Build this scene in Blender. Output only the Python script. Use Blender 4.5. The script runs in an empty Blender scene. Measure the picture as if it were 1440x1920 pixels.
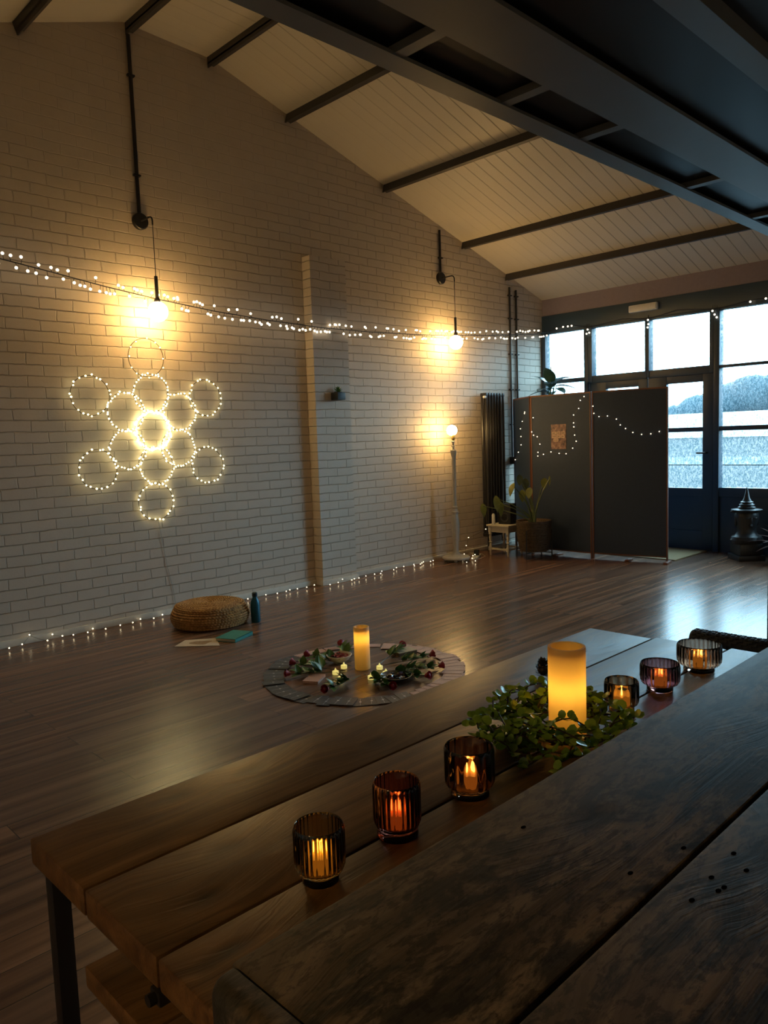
import bpy, bmesh, math, random
from mathutils import Vector, Matrix
random.seed(7)
PI = math.pi
sc = bpy.context.scene
COL = sc.collection
# ------------------------------------------------------------------ camera
CAM_H = 1.26
yaw, pitch, roll = 0.7726, 0.0965, -0.0347
fw = Vector((math.sin(yaw)*math.cos(pitch), math.cos(yaw)*math.cos(pitch), -math.sin(pitch)))
rt = Vector((math.cos(yaw), -math.sin(yaw), 0)); up = rt.cross(fw)
r2 = math.cos(roll)*rt + math.sin(roll)*up; u2 = -math.sin(roll)*rt + math.cos(roll)*up
cam = bpy.data.cameras.new('camera'); cam_o = bpy.data.objects.new('camera', cam); COL.objects.link(cam_o)
cam.sensor_fit = 'HORIZONTAL'; cam.sensor_width = 36; cam.lens = 36*1432.4/1440; cam.clip_start = .02; cam.clip_end = 400
m = Matrix((r2, u2, -fw)).transposed().to_4x4(); m.translation = (0, 0, CAM_H); cam_o.matrix_world = m
sc.camera = cam_o
# ------------------------------------------------------------------ world, light levels, exposure
SKY = 17.5            # overcast daylight behind the panes
LAMP = 92.0          # glass globe lamps
w = bpy.data.worlds.new('overcast sky'); sc.world = w; w.use_nodes = True
bg = w.node_tree.nodes['Background']; bg.inputs[0].default_value = (.62, .84, 1, 1); bg.inputs[1].default_value = SKY
sc.view_settings.view_transform = 'Standard'; sc.view_settings.look = 'None'
sc.view_settings.gamma = 1; sc.view_settings.use_curve_mapping = False; sc.view_settings.exposure = 0.0
sc.cycles.use_denoising = True; sc.cycles.max_bounces = 8; sc.cycles.diffuse_bounces = 4; sc.cycles.glossy_bounces = 4
sc.cycles.transmission_bounces = 8; sc.cycles.transparent_max_bounces = 12
sc.cycles.caustics_reflective = False; sc.cycles.caustics_refractive = False
sc.cycles.sample_clamp_indirect = 4; sc.cycles.blur_glossy = 1.0
WX, WY = 7.737, 5.175        # window wall, brick gable wall
def portal(y0, y1, z0, z1):
    l = bpy.data.lights.new('window_portal', 'AREA'); l.shape = 'RECTANGLE'; l.size = z1-z0; l.size_y = y1-y0
    l.cycles.is_portal = True
    o = bpy.data.objects.new('window_portal', l); COL.objects.link(o)
    o.location = (WX+.12, (y0+y1)/2, (z0+z1)/2); o.rotation_euler = (0, PI/2, 0)
portal(-.28, 5.14, .6, 2.45)

# ------------------------------------------------------------------ material helpers
class NT:
    def __init__(s, name):
        s.m = bpy.data.materials.new(name); s.m.use_nodes = True; s.t = s.m.node_tree; s.t.nodes.clear()
        s.out = s.n('ShaderNodeOutputMaterial')
    def n(s, t, **k):
        nd = s.t.nodes.new(t)
        for a, b in k.items(): setattr(nd, a, b)
        return nd
    def l(s, a, b): s.t.links.new(a, b)
    def mapc(s, scale=(1, 1, 1), loc=(0, 0, 0), rot=(0, 0, 0), src='Object', rnd=0):
        tc = s.n('ShaderNodeTexCoord'); mp = s.n('ShaderNodeMapping')
        o = tc.outputs[src]
        if rnd:
            oi = s.n('ShaderNodeObjectInfo'); sc_ = s.n('ShaderNodeVectorMath', operation='SCALE'); sc_.inputs[0].default_value = (rnd, rnd*.7, rnd*.4)
            s.l(oi.outputs['Random'], sc_.inputs['Scale']); ad = s.n('ShaderNodeVectorMath', operation='ADD')
            s.l(o, ad.inputs[0]); s.l(sc_.outputs[0], ad.inputs[1]); o = ad.outputs[0]
        s.l(o, mp.inputs['Vector']); mp.inputs['Scale'].default_value = scale; mp.inputs['Location'].default_value = loc; mp.inputs['Rotation'].default_value = rot
        return mp.outputs['Vector']
    def noise(s, vec, scale=5, detail=3, rough=.5, dist=0):
        nd = s.n('ShaderNodeTexNoise'); nd.inputs['Scale'].default_value = scale; nd.inputs['Detail'].default_value = detail
        nd.inputs['Roughness'].default_value = rough; nd.inputs['Distortion'].default_value = dist; s.l(vec, nd.inputs['Vector']); return nd.outputs['Fac']
    def ramp(s, fac, stops):
        r = s.n('ShaderNodeValToRGB'); e = r.color_ramp.elements
        while len(e) < len(stops): e.new(.5)
        for i, (p, c) in enumerate(stops):
            e[i].position = p; e[i].color = (*c, 1) if not isinstance(c, (int, float)) else (c, c, c, 1)
        s.l(fac, r.inputs['Fac']); return r.outputs['Color']
    def mix(s, fac, a, b, mode='MIX'):
        x = s.n('ShaderNodeMix', data_type='RGBA', blend_type=mode)
        for v, i in ((fac, 0), (a, 6), (b, 7)):
            if hasattr(v, 'is_linked'): s.l(v, x.inputs[i])
            else: x.inputs[i].default_value = v if isinstance(v, (int, float)) else (*v, 1)
        return x.outputs[2]
    def math(s, op, a, b=0):
        x = s.n('ShaderNodeMath', operation=op)
        for v, i in ((a, 0), (b, 1)):
            if hasattr(v, 'is_linked'): s.l(v, x.inputs[i])
            else: x.inputs[i].default_value = v
        return x.outputs[0]
    def bump(s, h, strength=.3, dist=.01, nrm=None):
        b = s.n('ShaderNodeBump'); b.inputs['Strength'].default_value = strength; b.inputs['Distance'].default_value = dist
        s.l(h, b.inputs['Height'])
        if nrm: s.l(nrm, b.inputs['Normal'])
        return b.outputs['Normal']
    def bsdf(s, col=(.5, .5, .5), rough=.5, metal=0, normal=None, **k):
        b = s.n('ShaderNodeBsdfPrincipled')
        for v, n_ in ((col, 'Base Color'), (rough, 'Roughness'), (metal, 'Metallic')):
            if hasattr(v, 'is_linked'): s.l(v, b.inputs[n_])
            else: b.inputs[n_].default_value = v if isinstance(v, (int, float)) else (*v, 1)
        if normal: s.l(normal, b.inputs['Normal'])
        for a, v in k.items():
            a = a.replace('_', ' '); b.inputs[a].default_value = v if isinstance(v, (int, float)) else (*v, 1)
        s.l(b.outputs[0], s.out.inputs['Surface']); return b
MATS = {}
def simple(name, col, rough=.5, metal=0, var=.12, bump=0, bs=40, **k):
    """solid paint / plastic / metal with a little mottling"""
    if name in MATS: return MATS[name]
    t = NT(name); v = t.mapc(); n = t.noise(v, bs, 3)
    c = t.mix(n, tuple(x*(1-var) for x in col), tuple(min(1, x*(1+var)) for x in col))
    t.bsdf(c, rough, metal, t.bump(n, bump, .004) if bump else None, **k); MATS[name] = t.m; return t.m
def emit(name, col, strength, base=None):
    if name in MATS: return MATS[name]
    t = NT(name); t.bsdf(base or col, .4, 0, None, Emission_Color=col, Emission_Strength=strength); MATS[name] = t.m; return t.m

def wood(name, dark, mid, light, rough=(.35, .55), knots=1.0, grain=1.0, bump=.25, stain=None, stain_amt=0, rnd=3.0, spec=.5, knots_at=()):
    t = NT(name); base = t.mapc(rnd=rnd)
    sep = t.n('ShaderNodeSeparateXYZ'); t.l(base, sep.inputs[0])
    kv = t.n('ShaderNodeMapping'); kv.inputs['Scale'].default_value = (2.1, 4.6, 1.0); t.l(base, kv.inputs['Vector'])
    wob = t.noise(kv.outputs[0], 3, 3)
    kd = t.n('ShaderNodeTexVoronoi', voronoi_dimensions='2D'); kd.inputs['Scale'].default_value = 1.0; kd.inputs['Randomness'].default_value = .9
    ws = t.n('ShaderNodeVectorMath', operation='SCALE'); cc = t.n('ShaderNodeCombineXYZ'); t.l(wob, cc.inputs[0]); t.l(wob, cc.inputs[1]); t.l(cc.outputs[0], ws.inputs[0]); ws.inputs['Scale'].default_value = .22
    wa = t.n('ShaderNodeVectorMath', operation='ADD'); t.l(kv.outputs[0], wa.inputs[0]); t.l(ws.outputs[0], wa.inputs[1]); t.l(wa.outputs[0], kd.inputs['Vector'])
    d = kd.outputs['Distance']
    if knots_at:
        ge = t.n('ShaderNodeNewGeometry')
        for kx, ky in knots_at:
            su = t.n('ShaderNodeVectorMath', operation='SUBTRACT'); t.l(ge.outputs['Position'], su.inputs[0]); su.inputs[1].default_value = (kx, ky, .62)
            mu = t.n('ShaderNodeVectorMath', operation='MULTIPLY'); t.l(su.outputs[0], mu.inputs[0]); mu.inputs[1].default_value = (2.4, 4.4, 1.5)
            le = t.n('ShaderNodeVectorMath', operation='LENGTH'); t.l(mu.outputs[0], le.inputs[0])
            d = t.math('MINIMUM', d, t.math('ADD', le.outputs['Value'], t.math('MULTIPLY', t.math('SUBTRACT', wob, .5), .03)))
    fall = t.ramp(d, [(0, 1.0), (.38, 0.0)])
    # grain bends around knots
    yb = t.math('ADD', sep.outputs[1], t.math('MULTIPLY', fall, .05*knots))
    co = t.n('ShaderNodeCombineXYZ'); t.l(sep.outputs[0], co.inputs[0]); t.l(yb, co.inputs[1]); t.l(sep.outputs[2], co.inputs[2])
    m1 = t.n('ShaderNodeMapping'); m1.inputs['Scale'].default_value = (1.1*grain, 26*grain, 26*grain); t.l(co.outputs[0], m1.inputs['Vector'])
    g1 = t.noise(m1.outputs[0], 1.6, 5, .6, .35)
    m2 = t.n('ShaderNodeMapping'); m2.inputs['Scale'].default_value = (6*grain, 190*grain, 190*grain); t.l(co.outputs[0], m2.inputs['Vector'])
    g2 = t.noise(m2.outputs[0], 1.5, 3, .6)
    m3 = t.n('ShaderNodeMapping'); m3.inputs['Scale'].default_value = (1.6, 3.4, 3); t.l(base, m3.inputs['Vector'])
    g3 = t.noise(m3.outputs[0], 1.6, 4, .55)
    c = t.ramp(g1, [(.3, dark), (.5, mid), (.72, light)])
    c = t.mix(t.math('MULTIPLY', g2, .45), c, dark)
    c = t.mix(t.ramp(g3, [(.35, .55), (.65, 0.0)]), c, tuple(x*.55 for x in dark))
    if stain:
        m4 = t.n('ShaderNodeMapping'); m4.inputs['Scale'].default_value = (2.2, 6, 5); t.l(base, m4.inputs['Vector'])
        g4 = t.noise(m4.outputs[0], 2.2, 7, .72, .6)
        c = t.mix(t.math('MULTIPLY', t.ramp(g4, [(.47, 0.0), (.56, 1.0)]), stain_amt), c, stain)
        m5 = t.n('ShaderNodeMapping'); m5.inputs['Scale'].default_value = (26, 60, 30); t.l(base, m5.inputs['Vector'])
        g5 = t.noise(m5.outputs[0], 1.3, 4, .7, .4)
        c = t.mix(t.math('MULTIPLY', t.ramp(g5, [(.50, 0.0), (.58, 1.0)]), stain_amt*.7), c, tuple(x*.5 for x in stain))
    kn = t.ramp(d, [(.015, 1.0), (.045, .7), (.11*knots+.001, 0.0)])
    c = t.mix(t.math('MULTIPLY', kn, .9 if knots > .05 else 0), c, tuple(x*.35 for x in dark))
    h = t.math('ADD', t.math('MULTIPLY', g1, .6), t.math('MULTIPLY', g2, .4)); h = t.math('SUBTRACT', h, t.math('MULTIPLY', kn, .5))
    rr = t.n('ShaderNodeMapRange'); t.l(g1, rr.inputs[0]); rr.inputs[3].default_value = rough[0]; rr.inputs[4].default_value = rough[1]
    t.bsdf(c, rr.outputs[0], 0, t.bump(h, bump, .003), Specular_IOR_Level=spec); MATS[name] = t.m; return t.m

def brick_paint():
    t = NT('painted brick'); tc = t.n('ShaderNodeTexCoord'); sp = t.n('ShaderNodeSeparateXYZ'); t.l(tc.outputs['Object'], sp.inputs[0])
    ad = t.math('ADD', sp.outputs[0], sp.outputs[1]); co = t.n('ShaderNodeCombineXYZ'); t.l(ad, co.inputs[0]); t.l(sp.outputs[2], co.inputs[1])
    wv = t.noise(co.outputs[0], 3.2, 3); wv2 = t.noise(co.outputs[0], 22, 2)
    dy = t.math('ADD', t.math('MULTIPLY', t.math('SUBTRACT', wv, .5), .02), t.math('MULTIPLY', t.math('SUBTRACT', wv2, .5), .009))
    c2 = t.n('ShaderNodeCombineXYZ'); t.l(t.math('ADD', ad, dy), c2.inputs[0]); t.l(t.math('ADD', sp.outputs[2], dy), c2.inputs[1])
    b = t.n('ShaderNodeTexBrick'); b.offset = .5; b.inputs['Scale'].default_value = 1; b.inputs['Brick Width'].default_value = .22; b.inputs['Row Height'].default_value = .0725
    b.inputs['Mortar Size'].default_value = .0046; b.inputs['Mortar Smooth'].default_value = .75; b.inputs['Bias'].default_value = 0
    b.inputs['Color1'].default_value = (.36, .36, .36, 1); b.inputs['Color2'].default_value = (.62, .62, .62, 1); t.l(c2.outputs[0], b.inputs['Vector'])
    h = t.math('SUBTRACT', 1.0, b.outputs['Fac'])
    fine = t.noise(tc.outputs['Object'], 46, 4, .6); mid = t.noise(tc.outputs['Object'], 8, 3)
    # thicker smoother paint high on the gable
    hi = t.n('ShaderNodeMapRange'); t.l(t.math('ADD', sp.outputs[2], t.math('MULTIPLY', t.math('SUBTRACT', t.noise(tc.outputs['Object'], 1.3, 2), .5), 1.4)), hi.inputs[0])
    hi.inputs[1].default_value = 2.5; hi.inputs[2].default_value = 3.25; hi.inputs[3].default_value = 1; hi.inputs[4].default_value = .16
    hx = t.n('ShaderNodeMapRange'); t.l(sp.outputs[0], hx.inputs[0]); hx.inputs[1].default_value = 3.6; hx.inputs[2].default_value = 5.2; hx.inputs[3].default_value = 0; hx.inputs[4].default_value = .7
    fade = t.math('MINIMUM', 1.0, t.math('ADD', hi.outputs[0], hx.outputs[0]))
    hh = t.math('ADD', t.math('MULTIPLY', h, fade), t.math('ADD', t.math('MULTIPLY', fine, .10), t.math('MULTIPLY', mid, .12)))
    tone = t.math('MULTIPLY', b.outputs['Color'], fade)
    hh = t.math('ADD', hh, t.math('MULTIPLY', tone, .25))
    col = t.mix(mid, (.60, .515, .42), (.68, .595, .50))
    col = t.mix(t.math('MULTIPLY', t.math('MULTIPLY', b.outputs['Fac'], fade), .18), col, (.42, .35, .27))
    t.bsdf(col, .55, 0, t.bump(hh, 1.0, .0085), Specular_IOR_Level=.35); return t.m
def floor_mat():
    t = NT('laminate floor'); tc = t.n('ShaderNodeTexCoord')
    b = t.n('ShaderNodeTexBrick'); b.offset = .37; b.inputs['Scale'].default_value = 1; b.inputs['Brick Width'].default_value = 1.25; b.inputs['Row Height'].default_value = .128
    b.inputs['Mortar Size'].default_value = .0013; b.inputs['Mortar Smooth'].default_value = .1
    b.inputs['Color1'].default_value = (0, 0, 0, 1); b.inputs['Color2'].default_value = (1, 1, 1, 1); t.l(tc.outputs['Object'], b.inputs['Vector'])
    off = t.n('ShaderNodeVectorMath', operation='SCALE'); off.inputs['Scale'].default_value = 7; t.l(b.outputs['Color'], off.inputs[0])
    ad = t.n('ShaderNodeVectorMath', operation='ADD'); t.l(tc.outputs['Object'], ad.inputs[0]); t.l(off.outputs[0], ad.inputs[1])
    m1 = t.n('ShaderNodeMapping'); m1.inputs['Scale'].default_value = (.45, 13, 1); t.l(ad.outputs[0], m1.inputs['Vector'])
    g1 = t.noise(m1.outputs[0], 1.5, 4, .5, .4)
    m2 = t.n('ShaderNodeMapping'); m2.inputs['Scale'].default_value = (5, 120, 1); t.l(ad.outputs[0], m2.inputs['Vector']); g2 = t.noise(m2.outputs[0], 1.4, 3)
    c = t.ramp(g1, [(.30, (.090, .043, .026)), (.5, (.21, .108, .062)), (.72, (.36, .195, .115))])
    c = t.mix(t.math('MULTIPLY', g2, .35), c, (.09, .055, .042))
    c = t.mix(t.math('MULTIPLY', b.outputs['Color'], .35), c, (.14, .105, .09))
    c = t.mix(b.outputs['Fac'], c, (.012, .009, .008))
    r = t.n('ShaderNodeMapRange'); t.l(g1, r.inputs[0]); r.inputs[3].default_value = .21; r.inputs[4].default_value = .29
    hh = t.math('SUBTRACT', t.math('MULTIPLY', t.math('ADD', g1, g2), .25), b.outputs['Fac'])
    t.bsdf(c, r.outputs[0], 0, t.bump(hh, .12, .0015), Specular_IOR_Level=.55); return t.m
def ceiling_mat():
    t = NT('tongue and groove ceiling'); v = t.mapc((1, 1, 1)); sp = t.n('ShaderNodeSeparateXYZ'); t.l(v, sp.inputs[0])
    f = t.math('FRACT', t.math('DIVIDE', sp.outputs[1], .112)); g = t.math('ABSOLUTE', t.math('SUBTRACT', f, .5))
    gr = t.ramp(g, [(.0, 1.0), (.055, 0.0)])
    fade = t.n('ShaderNodeMapRange'); t.l(t.math('ADD', sp.outputs[1], t.math('MULTIPLY', t.noise(v, .8, 2), .8)), fade.inputs[0]); fade.inputs[1].default_value = 4.2; fade.inputs[2].default_value = 5.3; fade.inputs[3].default_value = 1; fade.inputs[4].default_value = .12
    gf = t.math('MULTIPLY', gr, fade.outputs[0])
    n = t.noise(v, 1.4, 3); c = t.mix(n, (.60, .55, .47), (.68, .62, .54)); c = t.mix(t.math('MULTIPLY', gf, .6), c, (.22, .19, .15))
    t.bsdf(c, .5, 0, t.bump(t.math('SUBTRACT', 1.0, gf), .6, .008)); return t.m
def pane_mat():
    t = NT('obscure glass'); v = t.mapc((1, 1, .55)); n1 = t.noise(v, 60, 3, .7); n2 = t.noise(v, 150, 2)
    c = t.ramp(t.math('MULTIPLY', t.math('ADD', n1, n2), .5), [(.42, (.42, .58, .62)), (.58, (.98, 1, 1))])
    a = t.n('ShaderNodeBsdfTransparent'); t.l(c, a.inputs[0]); b = t.n('ShaderNodeBsdfTranslucent'); b.inputs[0].default_value = (.85, .95, 1, 1)
    g = t.n('ShaderNodeBsdfGlossy'); g.inputs['Roughness'].default_value = .15; m1 = t.n('ShaderNodeMixShader'); m1.inputs[0].default_value = .006
    m2 = t.n('ShaderNodeMixShader'); m2.inputs[0].default_value = .05; t.l(a.outputs[0], m1.inputs[1]); t.l(b.outputs[0], m1.inputs[2])
    t.l(m1.outputs[0], m2.inputs[1]); t.l(g.outputs[0], m2.inputs[2]); t.l(m2.outputs[0], t.out.inputs['Surface']); return t.m
def glass_mat(name, col, rough=.03):
    t = NT(name); b = t.bsdf(col, rough, 0, None, Transmission_Weight=1.0, IOR=1.45); return t.m
def wax_mat():
    t = NT('candle wax'); a = t.n('ShaderNodeBsdfDiffuse'); a.inputs[0].default_value = (.86, .74, .46, 1)
    b = t.n('ShaderNodeBsdfTranslucent'); b.inputs[0].default_value = (.95, .64, .18, 1); g = t.n('ShaderNodeBsdfGlossy'); g.inputs['Roughness'].default_value = .45
    m1 = t.n('ShaderNodeMixShader'); m1.inputs[0].default_value = .5; m2 = t.n('ShaderNodeMixShader'); m2.inputs[0].default_value = .04
    t.l(a.outputs[0], m1.inputs[1]); t.l(b.outputs[0], m1.inputs[2]); t.l(m1.outputs[0], m2.inputs[1]); t.l(g.outputs[0], m2.inputs[2]); t.l(m2.outputs[0], t.out.inputs['Surface']); return t.m
def wicker(name, c1, c2, su=1.0):
    t = NT(name); v = t.mapc(); n = t.noise(v, 55*su, 4, .7); n2 = t.noise(v, 9, 2)
    c = t.ramp(n, [(.32, c1), (.62, c2)]); c = t.mix(t.math('MULTIPLY', n2, .3), c, c1)
    t.bsdf(c, .7, 0, t.bump(n, .8, .006)); return t.m
def leafm(name, c1, c2, rough=.35):
    t = NT(name); v = t.mapc(); n = t.noise(v, 30, 3)
    t.bsdf(t.mix(n, c1, c2), rough, 0, None); return t.m
BRICK = brick_paint(); FLOOR = floor_mat(); CEIL = ceiling_mat(); PANE = pane_mat(); WAX = wax_mat()
STEEL = simple('black steel', (.022, .021, .022), .42, .3); PURLIN = simple('dark grey steel paint', (.045, .042, .045), .5)
FRAME = simple('anthracite window paint', (.032, .060, .095), .42); MAUVE = simple('mauve wall paint', (.25, .205, .25), .7)
DECK = simple('dark glossy deck panel', (.010, .010, .012), .30, Specular_IOR_Level=.2); BEAM = simple('grey steel beam paint', (.085, .09, .10), .38, bump=.15, bs=9)
WHITE = simple('white paint', (.66, .62, .54), .55); HAZE_NAVY = simple('screen fabric with blue haze', (.034, .053, .100), .6, Specular_IOR_Level=.3)  # screen blue is raised to paint in the haze around the windows
REDWOOD = simple('red brown wood edge', (.15, .06, .035), .45); PLASTIC = simple('white plastic', (.8, .8, .78), .4)
BLACK = simple('black plastic', (.012, .012, .014), .45)
GREEN = leafm('rose leaf', (.04, .11, .025), (.11, .24, .06)); EUC = leafm('glossy garland leaf', (.11, .27, .035), (.38, .56, .10), .22)
BULB = emit('warm fairy bulb', (1, .80, .48), 7.0); STRB = emit('string light bulb', (1, .84, .60), 3.0); RINGB = emit('ring bulb', (1, .86, .42), 10.0)
RINGC = emit('ring bulb bright', (1, .88, .45), 15.0)
GLOBE = emit('lamp globe glow', (1, .60, .20), LAMP); GLOBE2 = emit('floor lamp globe glow', (1, .62, .22), LAMP*1.15)
TEA = emit('tealight glow', (1, .82, .22), .55, (.9, .85, .6)); FLAME = emit('tealight flame', (1, .66, .14), 6)  # floor tealight cups emit too, painting the light that shines through them
AMBERT = emit('tealight wax painted glow', (1, .40, .05), .25, (.8, .5, .2)); LED = emit('candle led', (1, .62, .18), 42)  # weak wax emission paints the flame's glow into the tealight cup

# ------------------------------------------------------------------ geometry helpers
def tag(o, label=None, cat=None, group=None, kind=None):
    if label: o['label'] = label
    if cat: o['category'] = cat
    if group: o['group'] = group
    if kind: o['kind'] = kind
    return o
def thing(name, label, cat, loc=(0, 0, 0), rz=0, group=None):
    o = bpy.data.objects.new(name, None); COL.objects.link(o); o.location = loc; o.rotation_euler = (0, 0, rz); o.empty_display_size = .05
    return tag(o, label, cat, group)
class MB:
    def __init__(s): s.v = []; s.f = []; s.M = Matrix()
    def add(s, vs, fs, M=None):
        M = s.M @ (M or Matrix()); b = len(s.v); s.v += [tuple(M @ Vector(v)) for v in vs]; s.f += [tuple(b+i for i in f) for f in fs]; return s
    def box(s, x0, x1, y0, y1, z0, z1, M=None, bev=0):
        if bev <= 0:
            vs = [(x, y, z) for z in (z0, z1) for y in (y0, y1) for x in (x0, x1)]
            return s.add(vs, [(0, 2, 3, 1), (4, 5, 7, 6), (0, 1, 5, 4), (2, 6, 7, 3), (0, 4, 6, 2), (1, 3, 7, 5)], M)
        bm = bmesh.new(); bmesh.ops.create_cube(bm, size=1, matrix=Matrix.Translation(((x0+x1)/2, (y0+y1)/2, (z0+z1)/2)) @ Matrix.Diagonal((x1-x0, y1-y0, z1-z0, 1)))
        bmesh.ops.bevel(bm, geom=bm.edges[:], offset=bev, segments=2, profile=.6, affect='EDGES')
        return s.bm(bm, M)
    def bm(s, bm, M=None):
        bm.verts.index_update(); s.add([v.co[:] for v in bm.verts], [[v.index for v in f.verts] for f in bm.faces], M); bm.free(); return s
    def lathe(s, prof, n=24, M=None, flute=0, nf=0, caps=True):
        vs = []; fs = []; k = len(prof)
        for i in range(n):
            a = 2*PI*i/n
            for p in prof:
                r, z = p[0], p[1]; fl = flute*(p[2] if len(p) > 2 else 0)
                rr = r + fl*math.cos(nf*a); vs.append((rr*math.cos(a), rr*math.sin(a), z))
        for i in range(n):
            j = (i+1) % n
            for q in range(k-1):
                fs.append((i*k+q, j*k+q, j*k+q+1, i*k+q+1))
        if caps:
            if prof[0][0] > 1e-6: fs.append(tuple(i*k for i in range(n))[::-1])
            if prof[-1][0] > 1e-6: fs.append(tuple(i*k+k-1 for i in range(n)))
        return s.add(vs, fs, M)
    def tube(s, pts, r, n=8, M=None, closed=False):
        pts = [Vector(p) for p in pts]; vs = []; fs = []; k = len(pts); rr = r if isinstance(r, (list, tuple)) else [r]*k
        prev = None
        for i, p in enumerate(pts):
            if closed: t = pts[(i+1) % k]-pts[i-1]
            else: t = pts[min(i+1, k-1)]-pts[max(i-1, 0)]
            t.normalize()
            if prev is None: prev = t.orthogonal().normalized()
            a = (prev - t*prev.dot(t))
            a = a.normalized() if a.length > 1e-6 else t.orthogonal().normalized()
            prev = a; b = t.cross(a)
            for j in range(n):
                q = 2*PI*j/n; vs.append(p + (a*math.cos(q)+b*math.sin(q))*rr[i])
        for i in range(k if closed else k-1):
            i2 = (i+1) % k
            for j in range(n):
                j2 = (j+1) % n; fs.append((i*n+j, i*n+j2, i2*n+j2, i2*n+j))
        if not closed: fs.append(tuple(range(n))[::-1]); fs.append(tuple((k-1)*n+j for j in range(n)))
        return s.add(vs, fs, M)
    def sphere(s, c, r, sub=2, sc_=(1, 1, 1)):
        bm = bmesh.new(); bmesh.ops.create_icosphere(bm, subdivisions=sub, radius=r); return s.bm(bm, Matrix.Translation(c) @ Matrix.Diagonal((*sc_, 1)))
    def leaf(s, M, L, W, fold=.25, droop=.25, n=5, shape=1.0):
        vs = []; fs = []
        for i in range(n+1):
            u = i/n; wd = W*math.sin(PI*min(1, u**.8*.985+.015))**shape*.5; z = -droop*L*u*u
            for k in (-1, 0, 1): vs.append((u*L, k*wd, z + abs(k)*wd*fold))
        for i in range(n):
            for k in range(2): a = i*3+k; fs.append((a, a+3, a+4, a+1))
        return s.add(vs, fs, M)
    def build(s, name, mat, parent=None, smooth=True, ang=35, loc=None):
        me = bpy.data.meshes.new(name); me.from_pydata(s.v, [], s.f); me.materials.append(mat); me.validate()
        if smooth:
            me.polygons.foreach_set('use_smooth', [True]*len(me.polygons)); me.set_sharp_from_angle(angle=math.radians(ang))
        me.update(); o = bpy.data.objects.new(name, me); COL.objects.link(o)
        if parent: o.parent = parent
        if loc: o.location = loc
        return o
def st(o): o['kind'] = 'structure'; return o
def inst(src, name=None, parent=None, loc=(0, 0, 0), rot=None, scale=None):
    o = src.copy(); o.name = name or src.name; COL.objects.link(o); o.parent = parent; o.location = loc
    if rot: o.rotation_euler = rot
    if scale: o.scale = (scale,)*3
    return o
def children(o): return [c for c in bpy.data.objects if c.parent == o]
def copy_tree(o, parent=None):
    kids = children(o); c = o.copy(); COL.objects.link(c); c.parent = parent
    for k in kids: copy_tree(k, c)
    return c
def T(x, y, z): return Matrix.Translation((x, y, z))
def RZ(a): return Matrix.Rotation(a, 4, 'Z')
def RX(a): return Matrix.Rotation(a, 4, 'X')
def RY(a): return Matrix.Rotation(a, 4, 'Y')

# ================================================================== SETTING
XL, YF = -1.64, -2.6      # left side wall, wall behind the viewer
roof = [(XL, 2.72), (2.69, 4.18), (3.38, 4.15), (WX+.3, 2.70)]
def roof_z(x):
    for (a, b), (c, d) in zip(roof, roof[1:]):
        if a <= x <= c: return b+(d-b)*(x-a)/(c-a)
st(MB().box(XL-.2, WX+.3, YF-.2, WY+.2, -.12, 0).build('floor', FLOOR, smooth=False))
def gable(name, y0, y1, mat):
    pts = [(XL-.1, -.05)] + [(x, z+.12) for x, z in [(XL-.1, 2.72)]+roof[1:3]+[(WX+.1, 2.76)]] + [(WX+.1, -.05)]
    n = len(pts); vs = [(x, y0, z) for x, z in pts]+[(x, y1, z) for x, z in pts]
    fs = [tuple(range(n)), tuple(range(2*n-1, n-1, -1))]+[(i, i+n, (i+1) % n+n, (i+1) % n) for i in range(n)]
    return st(MB().add(vs, fs).build(name, mat, smooth=False))
gable('wall_back', WY, WY+.2, BRICK); gable('wall_front', YF-.2, YF, WHITE)
st(MB().box(XL-.2, XL, YF-.1, WY+.1, -.05, 3.0).build('wall_left', WHITE, smooth=False))
mb = MB()
for (a, b), (c, d) in zip(roof, roof[1:]):
    vs = [(a, YF-.1, b), (c, YF-.1, d), (c, WY+.1, d), (a, WY+.1, b), (a, YF-.1, b+.15), (c, YF-.1, d+.15), (c, WY+.1, d+.15), (a, WY+.1, b+.15)]
    mb.add(vs, [(0, 3, 2, 1), (4, 5, 6, 7), (0, 1, 5, 4), (2, 3, 7, 6), (1, 2, 6, 5), (0, 4, 7, 3)])
st(mb.build('ceiling', CEIL, smooth=False))
# brick pier against the gable wall
st(MB().box(4.177, 4.572, 5.07, WY+.05, 0, 2.80).build('trim_1', BRICK, smooth=False))
st(MB().box(XL, 4.177, WY-.014, WY+.02, 0, .045, bev=.004).box(4.572, 7.72, WY-.014, WY+.02, 0, .045, bev=.004).box(4.163, 4.586, 5.056, 5.09, 0, .045, bev=.004).build('baseboard_back', WHITE))
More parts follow.
